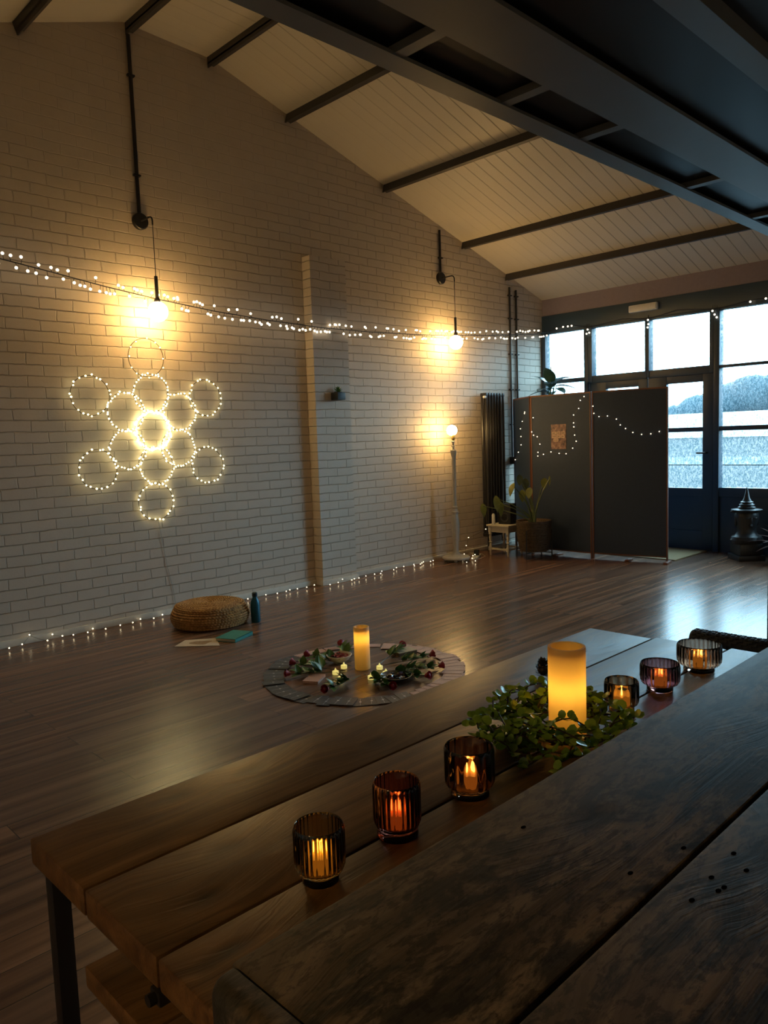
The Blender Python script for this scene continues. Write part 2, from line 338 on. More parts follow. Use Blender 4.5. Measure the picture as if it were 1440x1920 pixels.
# window wall: mauve band, header, solid part beyond the windows
st(MB().box(WX, WX+.2, YF-.1, WY+.02, 2.60, 3.0).box(WX, WX+.2, YF-.1, -.30, 0, 2.6).build('wall_right', MAUVE, smooth=False))
st(MB().box(WX-.015, WX+.14, -.35, WY, 2.415, 2.605, bev=.006).build('trim_2', FRAME))
def window(name, y0, y1, z0, z1, yb, zb, panels=()):
    """frame bars of the given y and z intervals; glass panes between them"""
    mb = MB()
    for a, b in yb: mb.box(WX-.03, WX+.07, a, b, z0, z1, bev=.006)
    for a, b in zb: mb.box(WX-.02, WX+.06, y0+.01, y1-.01, a, b, bev=.005)
    for a, b in panels: mb.box(WX+.0, WX+.04, y0+.01, y1-.01, a, b)
    o = st(mb.build(name, FRAME)); ys = sorted(yb); zs = sorted(list(zb)+list(panels))
    for (a, b), (c, d) in zip(ys, ys[1:]):
        for (e, f), (g, h) in zip(zs, zs[1:]):
            if c-b > .1 and g-f > .1: MB().box(WX+.02, WX+.026, b-.005, c+.005, f-.005, g+.005).build('pane', PANE, o, smooth=False)
    return o
window('window_1', 4.565, WY, 0, 2.42, [(4.565, 4.615), (5.12, WY)], [(2.395, 2.42), (1.82, 1.865), (1.22, 1.26), (.56, .645)], [(-.01, .57)])
window('window_2', 3.867, 4.565, 1.80, 2.42, [(4.514, 4.565), (3.867, 3.892)], [(2.395, 2.42), (1.79, 1.87)])
window('window_3', 3.17, 3.867, 1.80, 2.42, [(3.17, 3.212), (3.844, 3.867)], [(2.395, 2.42), (1.79, 1.87)])
def door(name, y0, y1, side):
    mb = MB(); x0, x1 = WX-.01, WX+.045
    mb.box(x0, x1, y0+.004, y0+.108, .015, 1.79, bev=.004).box(x0, x1, y1-.204, y1-.004, .015, 1.79, bev=.004)
    for a, b in ((1.715, 1.79), (1.215, 1.26), (.0, .2), (.56, .64)): mb.box(x0+.003, x1-.003, y0+.02, y1-.02, a, b, bev=.003)
    mb.box(x0+.015, x1-.015, y0+.0, y1-.0, -.01, .6)
    o = st(mb.build(name, FRAME))
    for a, b in ((.635, 1.22), (1.255, 1.72)): MB().box(WX+.02, WX+.026, y0+.1, y1-.2, a, b).build('pane', PANE, o, smooth=False)
    MB().tube([(x0-.045, y0+.06, 1.0), (x0-.045, y0+.15, 1.0)], .009).tube([(x0, y0+.06, 1.0), (x0-.047, y0+.06, 1.0)], .008).build('door_handle', STEEL, o)
door('door_1', 3.175, 3.867, 1); door('door_2', 3.867, 4.56, -1)
window('window_4', 2.30, 3.17, 0, 2.42, [(3.112, 3.17), (2.30, 2.34)], [(2.395, 2.42), (1.835, 1.862), (1.216, 1.262), (.56, .652)], [(-.01, .57)])
for i, yy in enumerate((1.43, .56, -.31)):  # further bays out of view, added to bring cool daylight onto the near table
    window('window_%d' % (5+i), yy, yy+.87, 0, 2.42, [(yy+.83, yy+.87), (yy, yy+.05)], [(2.395, 2.42), (1.835, 1.862), (1.216, 1.262), (.56, .652)], [(-.01, .57)])

# outside
tg = NT('gravel yard'); v = tg.mapc(); tg.bsdf(tg.ramp(tg.noise(v, 3, 5, .7), [(.35, (.005, .0085, .0105)), (.65, (.012, .017, .020))]), .9)
def terrain(name, x0, x1, n, dz, mat):
    vs = []; fs = []
    for i in range(n+1):
        x = x0+(x1-x0)*i/n; z = -.12+max(0, x-11)*.042+dz; vs += [(x, -60, z), (x, 70, z)]
    for i in range(n): fs.append((2*i, 2*i+2, 2*i+3, 2*i+1))
    return MB().add(vs, fs).build(name, mat)
tag(terrain('yard', WX+.2, 60, 60, 0, tg.m), 'grey gravel yard seen through the rippled glass behind the door', 'ground')
tag(terrain('path', 20, 22.5, 3, .02, simple('pale concrete', (.028, .033, .036), .8)), 'pale concrete strip crossing the yard outside the windows', 'path')
tag(MB().box(33, 33.3, -60, 26, -.12, 1.85, bev=.05).build('boundary_wall', simple('pale render', (.5, .55, .56), .8)), 'long pale wall beyond the yard, seen through the right-hand glass', 'wall')
hm = MB(); random.seed(3)
for i in range(150):
    y = -30+i*.36
    if y > 20: break
    top = 4.9-.10*max(0, y)-.22*max(0, y-14)+random.uniform(-.15, .15)
    for zz in (1.0, top-1.1): hm.sphere((38+random.uniform(-.4, .4), y, zz), 1.15, 2, (1, 1, 1))
tag(hm.build('hedge', leafm('hedge leaves', (.012, .028, .038), (.024, .050, .064), .8)), 'dark blurred hedge seen through the right-hand window glass', 'hedge', kind='stuff')

# ================================================================== ROOF STEEL, MEZZANINE
pur = [(1.97, 'second roof purlin from the left, left of the ridge'), (2.73, 'roof purlin at the ridge, above the wall conduit'), (3.38, 'short roof purlin just right of the ridge'), (4.11, 'roof purlin above the left edge of the brick pier'),
       (5.21, 'roof purlin meeting the wall halfway down the right slope'), (6.33, 'roof purlin just right of the short lamp conduit'), (7.07, 'lowest roof purlin, nearest the window wall'), (1.2, 'roof purlin on the far left slope')]
for x, lab in pur:
    zc = roof_z(x); s_ = -.318 if x > 3.4 else (.337 if x < 2.69 else 0); th = -math.atan(s_)
    mb = MB(); M = T(x, 0, zc) @ RY(th)
    mb.box(-.028, .028, YF+.02, WY-.002, -.052, .004, M); mb.box(-.028, -.02, YF+.02, WY-.003, -.075, -.04, M)
    tag(mb.build('roof_purlin', PURLIN, smooth=False), 'dark grey steel '+lab, 'beam')
# mezzanine over the viewer
ZM = 2.40; MX0 = XL+.01; MX1 = WX-.04
mz = thing('mezzanine', 'dark steel framed mezzanine deck overhead at top right', 'mezzanine', (0, 0, ZM))
MB().box(MX0, MX1, 1.67, 1.75, 0, .012).box(MX0, MX1, 1.738, 1.75, .011, .26).box(MX0, MX1, 1.67, 1.75, .25, .262).build('edge_channel', BEAM, mz, smooth=False)
MB().box(MX0, MX1, 1.295, 1.497, 0, .014).box(MX0, MX1, 1.39, 1.402, .013, .26).box(MX0, MX1, 1.295, 1.497, .25, .262).build('main_beam', BEAM, mz, smooth=False)
MB().box(MX0, MX1, .93, 1.015, 0, .012).box(MX0, MX1, .93, .94, .011, .16).box(MX0, MX1, -.6, -.5, 0, .14).build('inner_beam', BEAM, mz, smooth=False)
for x in (.55, 1.13, 1.74, 2.27, 2.775, 3.725, 4.56, 5.4, 6.2, 7.0): MB().box(x-.005, x+.04, 1.49, 1.70, .004, .03).build('joist', BEAM, mz, smooth=False)
MB().box(MX0, MX1, 1.403, 1.737, .032, .06).build('deck_panel', DECK, mz, smooth=False)
MB().box(MX0, MX1, 1.016, 1.389, .03, .2).build('soffit_panel', DECK, mz, smooth=False)
MB().box(MX0, MX1, YF+.02, .929, .05, .2).build('soffit_panel', DECK, mz, smooth=False)
pm = thing('mezzanine_post', 'dark steel post at the right edge holding the mezzanine', 'post', (4.585, 1.45, 0))
MB().box(-.04, .04, -.10, .105, .01, ZM-.001, bev=.004).build('shaft', PURLIN, pm); MB().box(-.08, .08, -.14, .14, 0, .012).build('base_plate', PURLIN, pm)

# ================================================================== conduits, sconces, exit light
def conduit(x, z0, z1, clips, lab, r=.011):
    t = thing('wall_conduit', lab, 'conduit', (x, WY-.014, z0)); MB().tube([(0, 0, 0), (0, 0, z1-z0)], r, 10).build('pipe', STEEL, t)
    for c in clips: MB().box(-.026, .026, -.014, .013, c-z0-.007, c-z0+.007, bev=.003).sphere((-.02, -.016, c-z0), .006, 1).sphere((.02, -.016, c-z0), .006, 1).build('pipe_clip', STEEL, t)
    return t
conduit(2.715, 2.905, 4.10, (3.83, 3.16), 'long black conduit running from the ridge down to the left wall lamp', .013)
conduit(5.937, 2.89, 3.30, (3.03,), 'short black conduit above the right wall lamp')
c1 = conduit(7.085, .99, 2.87, (2.78, 2.53, 2.14, 1.75, 1.36), 'left of the two black conduits beside the radiator, ending in a socket box')
MB().box(-.035, .035, -.05, .012, -.07, .01, bev=.006).build('junction_box', BLACK, c1)
conduit(7.205, .30, 2.85, (2.78, 2.53, 2.14, 1.75), 'right of the two black conduits, passing behind the folding screen')
def sconce(x, lab, zp):
    t = thing('wall_lamp', lab, 'lamp', (x, WY, zp))
    MB().lathe([(0, -.03), (.052, -.03), (.058, -.022), (.058, .0)], 32, RX(PI/2)).build('wall_plate', STEEL, t)
    o = children(t)[-1]
    for q in o.data.vertices: q.co.y = -abs(q.co.y) if abs(q.co.y) > .001 else q.co.y
    pts = [(0, -.02, .0), (0, -.15, .0)]+[(0, -.15-.035*math.sin(a), -.035+.035*math.cos(a)) for a in (.4, .8, 1.2, PI/2)]
    MB().tube(pts+[(0, -.185, -.06)], .0055, 10).build('arm', STEEL, t)
    MB().tube([(0, -.185, -.055), (0, -.185, -.42)], .0028, 6).build('cord', BLACK, t)
    MB().lathe([(.004, -.405), (.0125, -.41), (.0125, -.555), (.02, -.565), (.022, -.585)], 20, T(0, -.185, 0)).build('socket_tube', STEEL, t)
    MB().sphere((0, -.185, -.652), .069, 4).build('globe', GLOBE, t); return t
sconce(2.72, 'left wall lamp with glowing glass globe above the ring lights', 2.847)
sconce(5.943, 'right wall lamp with glowing glass globe above the floor lamp', 2.833)
t = thing('emergency_light', 'white rectangular emergency light above the door windows', 'light', (WX-.016, 3.90, 2.525))
MB().box(-.045, 0, -.158, .158, -.038, .038, bev=.012).build('housing', PLASTIC, t)
MB().box(-.052, -.04, -.148, .148, -.030, .028, bev=.006).build('diffuser', simple('frosted diffuser', (.75, .72, .66), .25), t)

for lx, ly, rz_, lab in [(XL, .6, -PI/2, 'added unseen fill lamp on the left side wall behind the viewer'), (3.2, YF, PI, 'added unseen fill lamp on the wall behind the viewer')]:  # two lamps added out of view as warm fill for the near table
    q_ = sconce(0, lab, 2.25); q_.location = (lx, ly, 2.25); q_.rotation_euler = (0, 0, rz_ if rz_ != -PI/2 else PI/2)
# ================================================================== light rings
art = thing('ring_light_art', 'flower pattern of thirteen fairy light rings on the brick wall', 'wall light', (2.715, WY-.012, 1.369))
WIRE = simple('bronze wire', (.12, .09, .04), .4, .6)
bproto = MB().sphere((0, 0, 0), .0062, 1).build('bulb', RINGB); bproto.location = (0, 0, 0)
cproto = MB().sphere((0, 0, 0), .0078, 1).build('bulb', RINGC)
first = [True, True]
ringpos = [(0, 0)] + [(-.002, .272), (-.207, .139), (.225, .139), (.148+.0, -.148), (-.214, -.128), (.008, -.252)] + [(-.022, .524), (-.456, .248), (.45, .244), (.431, -.269), (-.437, -.256), (-.01, -.514)]
ringpos[4] = (.19, -.130)
for i, (dx, dz) in enumerate(ringpos):
    R_ = .136; ring = MB().tube([(R_*math.cos(a), 0, R_*math.sin(a)) for a in [2*PI*k/48 for k in range(48)]], .0026, 6, closed=True).build('light_ring', WIRE, art, loc=(dx, -.010*(i % 3), dz))
    nb = 60 if i == 0 else (34 if i < 7 else (12 if i == 7 else 21))
    for k in range(nb):
        a = 2*PI*(k+random.uniform(-.3, .3))/nb; rr = R_+random.uniform(-.007, .007)
        inst(cproto if i == 0 else bproto, 'bulb', ring, (rr*math.cos(a), -.006+random.uniform(-.005, .001), rr*math.sin(a)), scale=.75 if i == 7 else random.uniform(.9, 1.15))
bpy.data.objects.remove(bproto); bpy.data.objects.remove(cproto)
MB().tube([(0, 0, -.65), (.02, .004, -.8), (.05, .004, -1.0), (.09, .004, -1.2), (.10, .0, -1.355)], .0018, 6).build('cable', simple('pale cable', (.5, .46, .4), .5), art)

# ================================================================== string lights
k_ = 5.035/5.175
pts = [(1.5, 2.505), (1.758, 2.463), (2.085, 2.418), (2.445, 2.365), (2.843, 2.318), (3.288, 2.277), (3.786, 2.249), (4.349, 2.231), (4.988, 2.235), (5.719, 2.26), (6.565, 2.312), (7.552, 2.391), (7.90, 2.449)]
pts = [(x*k_, 1.26+(z-1.26)*k_) for x, z in pts]
def lerp(pts, x):
    for a, b in zip(pts, pts[1:]):
        if a[0] <= x <= b[0]: return a[1]+(b[1]-a[1])*(x-a[0])/(b[0]-a[0])
sl = thing('string_lights', 'string of small globe bulbs hung across the brick wall', 'string lights', (0, 5.035, 0))
path = [(x, 0 if x < 7.3 else .0, z) for x, z in pts if x < 7.66]+[(7.66, 0, lerp(pts, 7.66))]
path += [(7.69, -.07, 2.45), (7.695, -.3, 2.45), (7.695, -.485, 2.40), (7.695, -.9, 2.44), (7.695, -1.19, 2.40), (7.695, -1.5, 2.45), (7.695, -1.88, 2.40), (7.695, -2.2, 2.44), (7.695, -2.9, 2.44), (7.695, -3.15, 2.42)]
MB().tube(path, .0035, 6).build('wire', BLACK, sl)
sb = MB().sphere((0, 0, 0), .0100, 2).build('bulb', STRB); stems = MB(); bl = []
x = 1.62; i = 0
while x < 7.62:
    z = lerp(pts, x); upd = -1 if random.random() < .58 else 1; L = random.uniform(.018, .034); yo = random.uniform(-.02, .02)
    stems.tube([(x, 0, z), (x+random.uniform(-.008, .008), yo, z+upd*L)], .002, 5); bl.append((x, yo, z+upd*(L+.009))); x += random.uniform(.022, .044)
for y, z in [(4.948, 2.44), (4.863, 2.447), (4.801, 2.445), (4.752, 2.445), (4.55, 2.379), (4.531, 2.342), (4.564, 2.334), (3.843, 2.39), (3.838, 2.346), (3.846, 2.314), (3.174, 2.389), (3.153, 2.351), (3.132, 2.322), (2.818, 2.424), (2.679, 2.433)]:
    bl.append((7.685, y-5.035, z)); stems.tube([(7.693, y-5.035, 2.44), (7.687, y-5.035, z)], .002, 5)
tag(stems.build('bulb_stems', BLACK, sl), kind='stuff')
rest = MB()
for i, p in enumerate(bl):
    if i < 85 or i >= len(bl)-15: inst(sb, 'bulb', sl, p)
    else: rest.sphere(p, .0105, 1)
bpy.data.objects.remove(sb); tag(rest.build('bulb', STRB, sl), kind='stuff')

# fairy lights along the skirting and up to the stool
fl = thing('fairy_lights', 'thin fairy light wire trailing along the foot of the brick wall', 'fairy lights')
fb = MB().sphere((0, 0, 0), .0046, 1).build('bulb', BULB)
pp = [(1.45, 5.10, .012)]; x = 1.5
while x < 5.68:
    yw = 5.04 if 4.12 < x < 4.62 else 5.145
    dy = random.uniform(.0, .09) + (.05 if x > 4.65 else 0)*random.random(); pp.append((x, yw-dy, .012 if random.random() < .6 else random.choice((.012, .03, .055)) if dy < .03 else .012)); x += random.uniform(.05, .12)
pp += [(5.75, 4.76, .012), (5.86, 4.74, .012), (5.93, 4.80, .06), (5.96, 4.86, .012), (6.02, 4.90, .03), (6.0, 5.02, .012), (6.10, 5.08, .02), (6.16, 5.1, .10), (6.20, 5.1, .18), (6.29, 4.94, .27), (6.33, 4.86, .345)]
MB().tube(pp, .0012, 4).build('wire', WIRE, fl)
pp2 = [p for p in pp]
for i, p in enumerate(pp2[:100]): inst(fb, 'bulb', fl, (p[0], p[1], p[2]+.006))
for p in [(5.0, 4.93, .012), (5.12, 4.90, .012), (5.25, 4.86, .012), (5.3, 4.9, .012), (5.34, 4.84, .012), (5.5, 4.8, .012)]: pass
bpy.data.objects.remove(fb)

# ================================================================== wall planter on pier
t = thing('wall_planter', 'small black planter with a succulent fixed to the brick pier', 'planter', (4.395, 5.07, 1.60))
MB().box(-.045, .045, -.09, 0, 0, .065, bev=.004).build('pot', BLACK, t)
MB().lathe([(.03, .06), (.036, .07), (0, .072)], 12, T(0, -.045, 0)).build('soil', simple('soil', (.03, .02, .015), .9), t)
mb = MB(); random.seed(5)
for i in range(26):
    a = i*2.4; e = .3+1.1*(i/26); mb.leaf(T(0, -.045, .065) @ RZ(a) @ RY(-e), .055, .014, .4, -.1)
mb.build('succulent', GREEN, t)

# ================================================================== floor lamp
t = thing('floor_lamp', 'white turned floor lamp with a bare glowing globe bulb by the wall', 'floor lamp', (5.835, 4.965, 0))
CRE = simple('cream turned wood', (.62, .58, .50), .45)
MB().lathe([(.02, .022), (.135, .024), (.142, .034), (.138, .046), (.12, .052), (.06, .06), (.04, .075), (.032, .09)], 40).build('base', CRE, t)
for a in (.6, 2.2, 3.8, 5.4): MB().sphere((.11*math.cos(a), .11*math.sin(a), .014), .0155, 2).build('foot', CRE, t)
MB().lathe([(.03, .085), (.026, .12), (.03, .2), (.039, .30), (.042, .37), (.036, .44), (.028, .475), (.035, .49), (.037, .50), (.028, .51), (.022, .53), (.03, .545), (.019, .56), (.0185, .8), (.0178, 1.04), (.022, 1.055), (.028, 1.075), (.031, 1.10), (.031, 1.115), (.012, 1.12), (.01, 1.145), (.02, 1.15), (.02, 1.158), (.009, 1.165), (.012, 1.19), (.02, 1.20), (.019, 1.205), (.008, 1.21)], 32).build('pole', CRE, t)
MB().lathe([(.008, 1.20), (.016, 1.225), (.017, 1.262), (.012, 1.27)], 24).build('socket', simple('brass', (.5, .35, .12), .35, .8), t)
MB().sphere((.0, .015, 1.312), .052, 4).build('globe', GLOBE2, t)
MB().tube([(.1, .05, .03), (.18, .12, .006), (.3, .15, .006), (.45, .12, .006)], .004, 6).build('cord', PLASTIC, t)

# ================================================================== radiator
t = thing('radiator', 'tall black vertical column radiator on the brick wall', 'radiator', (6.66, 5.10, 0))
RAD = simple('anthracite radiator enamel', (.028, .027, .03), .3)
for i in range(7):
    x = -.145+i*.0485
    mb = MB()
    for yy in (-.028, .028): mb.tube([(x, yy, .17), (x, yy, 1.69)], .0135, 10)
    mb.box(x-.017, x+.017, -.042, .042, .16, .20, bev=.01).box(x-.017, x+.017, -.042, .042, 1.66, 1.70, bev=.01).build('column', RAD, t)
MB().tube([(.13, 0, .16), (.13, 0, .09), (.19, 0, .09)], .009, 8).tube([(-.12, 0, .16), (-.12, 0, .0)], .009, 8).build('pipe', RAD, t)
MB().lathe([(0, 0), (.014, 0), (.014, .03), (0, .034)], 16, T(-.16, -.03, 1.655) @ RY(-PI/2)).build('valve', PLASTIC, t)

# ================================================================== folding screen
t = thing('folding_screen', 'dark blue grey folding room screen standing before the door', 'screen')
FEET = []
def panel(A, B, z1=1.64):
    A = Vector((*A, 0)); B = Vector((*B, 0)); d = (B-A); L = d.length; d.normalize(); ang = math.atan2(d.y, d.x)
    M = T(*A) @ RZ(ang); o = MB().box(.016, L-.016, -.008, .008, .058, z1-.012, M).build('panel', HAZE_NAVY, t, smooth=False)
    MB().box(.004, .018, -.012, .012, .0, z1, M, bev=.002).box(L-.018, L-.004, -.012, .012, 0, z1, M, bev=.002).box(.018, L-.018, -.012, .012, z1-.014, z1, M).box(.018, L-.018, -.012, .012, .05, .062, M).build('wood_edge', REDWOOD, o, smooth=False)
    return M, L
W_, L_, M_, R_ = (7.07, 5.12), (6.70, 4.64), (6.70, 3.93), (6.84, 3.22)
pW = panel(W_, L_); pL = panel(L_, M_); pR = panel(M_, R_)
MB().box(pR[1]-.02, pR[1]+.02, -.11, .05, 0, .02, pR[0], bev=.003).box(.34, .38, -.09, .05, 0, .018, pR[0], bev=.003).box(.3, .34, -.09, .05, 0, .018, pL[0], bev=.003).build('foot', REDWOOD, t)
def uvp(P, u, z, off=.016): return (P[0] @ Vector((u*P[1], -off, z)))
SL = [(0.745, 1.482), (0.728, 1.467), (0.596, 1.386), (0.477, 1.308), (0.502, 1.225), (0.494, 1.135), (0.323, 1.054), (0.12, 0.969)]
SM = [(0.058, 1.416), (0.03, 1.27), (0.06, 1.235), (0.123, 1.219), (0.167, 1.141), (0.132, 1.058), (0.129, 1.019), (0.226, 1.036), (0.354, 1.06), (0.489, 1.044), (0.603, 1.04), (0.71, 1.095), (0.767, 1.162), (0.743, 1.224), (0.732, 1.305), (0.728, 1.344), (0.729, 1.422), (0.812, 1.483), (0.837, 1.561), (0.897, 1.596)]
SR = [(0.025, 1.497), (0.037, 1.428), (0.107, 1.394), (0.221, 1.396), (0.34, 1.363), (0.39, 1.306), (0.46, 1.271), (0.555, 1.231), (0.667, 1.21), (0.784, 1.213), (0.89, 1.232)]
fs_ = thing('fairy_lights', 'fairy lights draped over the dark folding screen', 'fairy lights')
fb = MB().sphere((0, 0, 0), .0046, 1).build('bulb', BULB)
allp = [uvp(pW, u, z) for u, z in SL[::-1]]+[uvp(pL, u, z) for u, z in SM]+[uvp(pR, u, z) for u, z in SR]
MB().tube(allp, .0012, 4).build('wire', WIRE, fs_)
for p in allp: inst(fb, 'bulb', fs_, tuple(p))
bpy.data.objects.remove(fb)
# poster
M = pL[0] @ T(.352*pL[1]*.74/.74, -.0095, 0); PX = .355*pL[1]; PW = .175
pmn = NT('poster print'); v = pmn.mapc(); nn = pmn.noise(v, 22, 5, .7); pmn.bsdf(pmn.ramp(nn, [(.35, (.05, .03, .035)), (.55, (.26, .14, .13)), (.7, (.5, .36, .3))]), .5)
t = thing('poster', 'dusky pink poster with rows of cut paper words on the screen', 'poster')
MB().box(PX, PX+PW, -.0115, -.0085, 1.087, 1.337, pL[0]).build('sheet', pmn.m, t, smooth=False)
PAP = simple('cut paper', (.70, .50, .38), .7); INK = simple('dark ink', (.04, .025, .025), .7)
rows = [(1.235, [(.010, .050), (.064, .045), (.118, .045)]), (1.200, [(.012, .055), (.072, .040), (.118, .04)]), (1.165, [(.03, .055)])]
for z, cells in rows:
    for cx, cw in cells:
        o = MB().box(PX+cx, PX+cx+cw, -.0125, -.0115, z, z+.028, pL[0]).build('paper_tag', PAP, t, smooth=False); mk = MB()
        xx = cx+.006
        while xx < cx+cw-.008: mk.box(PX+xx, PX+xx+.005, -.0131, -.0125, z+.007, z+.021, pL[0]); xx += .0095
        mk.build('print', INK, o, smooth=False)

# plant on a stand behind the screen
t = thing('rubber_plant', 'broad leaved plant showing above the top of the screen', 'plant', (7.33, 4.80, 0))
MB().lathe([(.15, 1.20), (.15, 1.225)], 24).build('stand_top', REDWOOD, t)
for a in (.5, 2.6, 4.7): MB().tube([(.1*math.cos(a), .1*math.sin(a), 1.2), (.15*math.cos(a), .15*math.sin(a), 0)], .012, 8).build('stand_leg', REDWOOD, t)
MB().lathe([(0, 1.226), (.07, 1.226), (.1, 1.42), (.09, 1.42), (.085, 1.40), (0, 1.40)], 24).build('pot', WHITE, t)
mb = MB(); st2 = MB(); random.seed(11)
st2.tube([(0, 0, 1.4), (0, .01, 1.7), (0, 0, 1.98)], .006, 6)
for i, (a, e, z, L) in enumerate([(2.4, .2, 1.63, .24), (-1.0, .25, 1.68, .26), (1.7, .9, 1.68, .26), (-.4, .9, 1.68, .24), (-2.0, .15, 1.66, .24), (3.1, .35, 1.64, .22), (-2.6, .6, 1.66, .25), (.6, .3, 1.62, .22), (1.4, 0, 1.58, .2), (-1.6, -.05, 1.58, .2), (2.0, -.3, 1.6, .2), (-2.9, 1.2, 1.7, .22), (-1.3, .65, 1.7, .25)]):
    M = T(0, 0, z+.07) @ RZ(a) @ RY(-e); mb.leaf(M @ T(.03, 0, 0), L*.95, .14, .2, .45, 7, .65); st2.tube([(0, 0, z-.1), tuple(M @ Vector((.06, 0, 0)))], .004, 5)
mb.build('leaves', leafm('rubber leaf', (.02, .06, .05), (.06, .12, .09), .25), t); st2.build('stems', GREEN, t)

# ================================================================== stool, speaker, bottle
t = thing('turned_leg_stool', 'small cream wooden stool with turned legs below the radiator', 'stool', (6.45, 4.80, 0))
MB().box(-.15, .15, -.145, .145, .305, .325, bev=.006).build('seat', CRE, t)
MB().box(-.125, .125, -.12, -.105, .245, .305).box(-.125, .125, .105, .12, .245, .305).box(-.125, -.11, -.12, .12, .245, .305).box(.11, .125, -.12, .12, .245, .305).build('apron', CRE, t, smooth=False)
for sx in (-1, 1):
    for sy in (-1, 1):
        MB().box(-.016, .016, -.016, .016, .24, .305).lathe([(.016, .24), (.02, .225), (.011, .215), (.016, .19), (.012, .15), (.019, .14), (.011, .13), (.014, .1), (.017, .09)], 16).box(-.016, .016, -.016, .016, .05, .09).lathe([(.012, .05), (.015, .03), (.009, 0)], 16).build('leg', CRE, t, loc=(sx*.118, sy*.112, 0))
MB().box(-.11, .11, -.12, -.104, .06, .078).box(-.11, .11, .104, .12, .06, .078).box(-.126, -.11, -.11, .11, .06, .078).box(.11, .126, -.11, .11, .06, .078).build('stretcher', CRE, t, smooth=False)
t = thing('speaker', 'black box speaker standing on the small cream stool', 'speaker', (6.47, 4.79, .325), .2)
MB().box(-.075, .075, -.068, .068, 0, .21, bev=.004).build('cabinet', BLACK, t)
MB().lathe([(.05, 0), (.045, .004), (.02, -.003), (0, -.001)], 24, T(-.075, 0, .07) @ RY(-PI/2)).build('cone', simple('speaker cone', (.03, .03, .03), .7), t)
t = thing('small_bottle', 'small white bottle with black cap on the stool beside the speaker', 'bottle', (6.335, 4.87, .325))
MB().lathe([(0, 0), (.017, 0), (.018, .004), (.018, .10), (.010, .112), (.010, .118)], 20).build('body', PLASTIC, t); MB().lathe([(.011, .116), (.011, .14), (.004, .145)], 16).build('cap', BLACK, t)
# extension lead
t = thing('extension_lead', 'white extension lead with a black plug on the floor by the stool', 'extension lead', (6.12, 4.93, 0), .5)
MB().box(-.16, .1, -.03, .03, 0, .025, bev=.006).build('socket_strip', PLASTIC, t); MB().box(-.03, .03, -.025, .025, .025, .08, bev=.006).build('plug', BLACK, t)
MB().tube([(.1, 0, .012), (.2, .05, .01), (.28, .16, .01), (.3, .2, .12), (.32, .2, .3)], .004, 6).tube([(-.14, .03, .008), (-.05, .09, .008), (.1, .06, .008), (.2, -.02, .008), (.05, -.08, .008), (-.1, -.06, .008), (-.18, 0, .01)], .0035, 6).build('cable', simple('pale cable', (.5, .46, .4), .5), t)

# ================================================================== basket plant
t = thing('basket_planter', 'woven brown basket planter on black metal legs holding a leafy plant', 'planter', (6.42, 4.43, 0))
prof = []
n_ = 22
for i in range(n_+1):
    z = .075+.30*i/n_; r = .135+.032*math.sin(min(1, i/n_*1.25)*PI/2)
    prof += [(r, z), (r+.009, z+.004), (r+.009, z+.009)]
MB().lathe([(0, .075)]+prof+[(.158, .382), (.15, .36), (0, .35)], 48).build('basket', wicker('dark wicker', (.05, .032, .022), (.19, .125, .075)), t)
for a in (.2, 1.77, 3.34, 4.91):
    c, s = math.cos(a), math.sin(a); MB().tube([(.19*c, .19*s, 0), (.188*c, .188*s, .30)], .006, 8).tube([(.188*c, .188*s, .068), (0, 0, .068)], .005, 6).build('leg', STEEL, t)
mb = MB(); lv = MB(); random.seed(2)
MB().lathe([(0, .352), (.15, .352)], 20, caps=False).build('soil', simple('soil', (.03, .02, .015), .9), t)
for (a, reach, h, L, W) in [(2.4, .20, .74, .17, .11), (2.45, .38, .62, .20, .10), (2.35, .33, .56, .19, .09), (2.0, .08, .78, .15, .11), (-.8, .10, .78, .14, .10), (-.7, .16, .80, .12, .03), (1.4, .12, .66, .15, .1), (3.3, .12, .70, .14, .1), (2.3, .48, .54, .17, .09), (2.7, .15, .82, .13, .1)]:
    c, s = math.cos(a), math.sin(a); bx_, by_ = random.uniform(-.03, .03), random.uniform(-.03, .03)
    p = [(bx_+c*reach*u**1.8, by_+s*reach*u**1.8, .35+(h-.35)*u) for u in (0, .25, .5, .75, 1)]
    mb.tube(p, [.010, .008, .006, .005, .004], 7)
    lv.leaf(T(*p[-1]) @ RZ(-2.54+random.uniform(-.9, .9)) @ RY(random.uniform(.9, 1.35)) @ T(-.03, 0, 0), L*.85, W*.72, .12, .25, 7, .9)
mb.build('stems', leafm('pale stem', (.10, .14, .06), (.16, .2, .09)), t); lv.build('leaves', leafm('yellow green leaf', (.07, .09, .02), (.18, .20, .05)), t)

# door mat
tag(MB().box(6.98, 7.70, 3.22, 4.3, 0, .012, bev=.004).build('door_mat', simple('coir', (.34, .25, .13), .9, bump=.5, bs=200)), 'tan coir door mat on the floor behind the screen', 'mat')

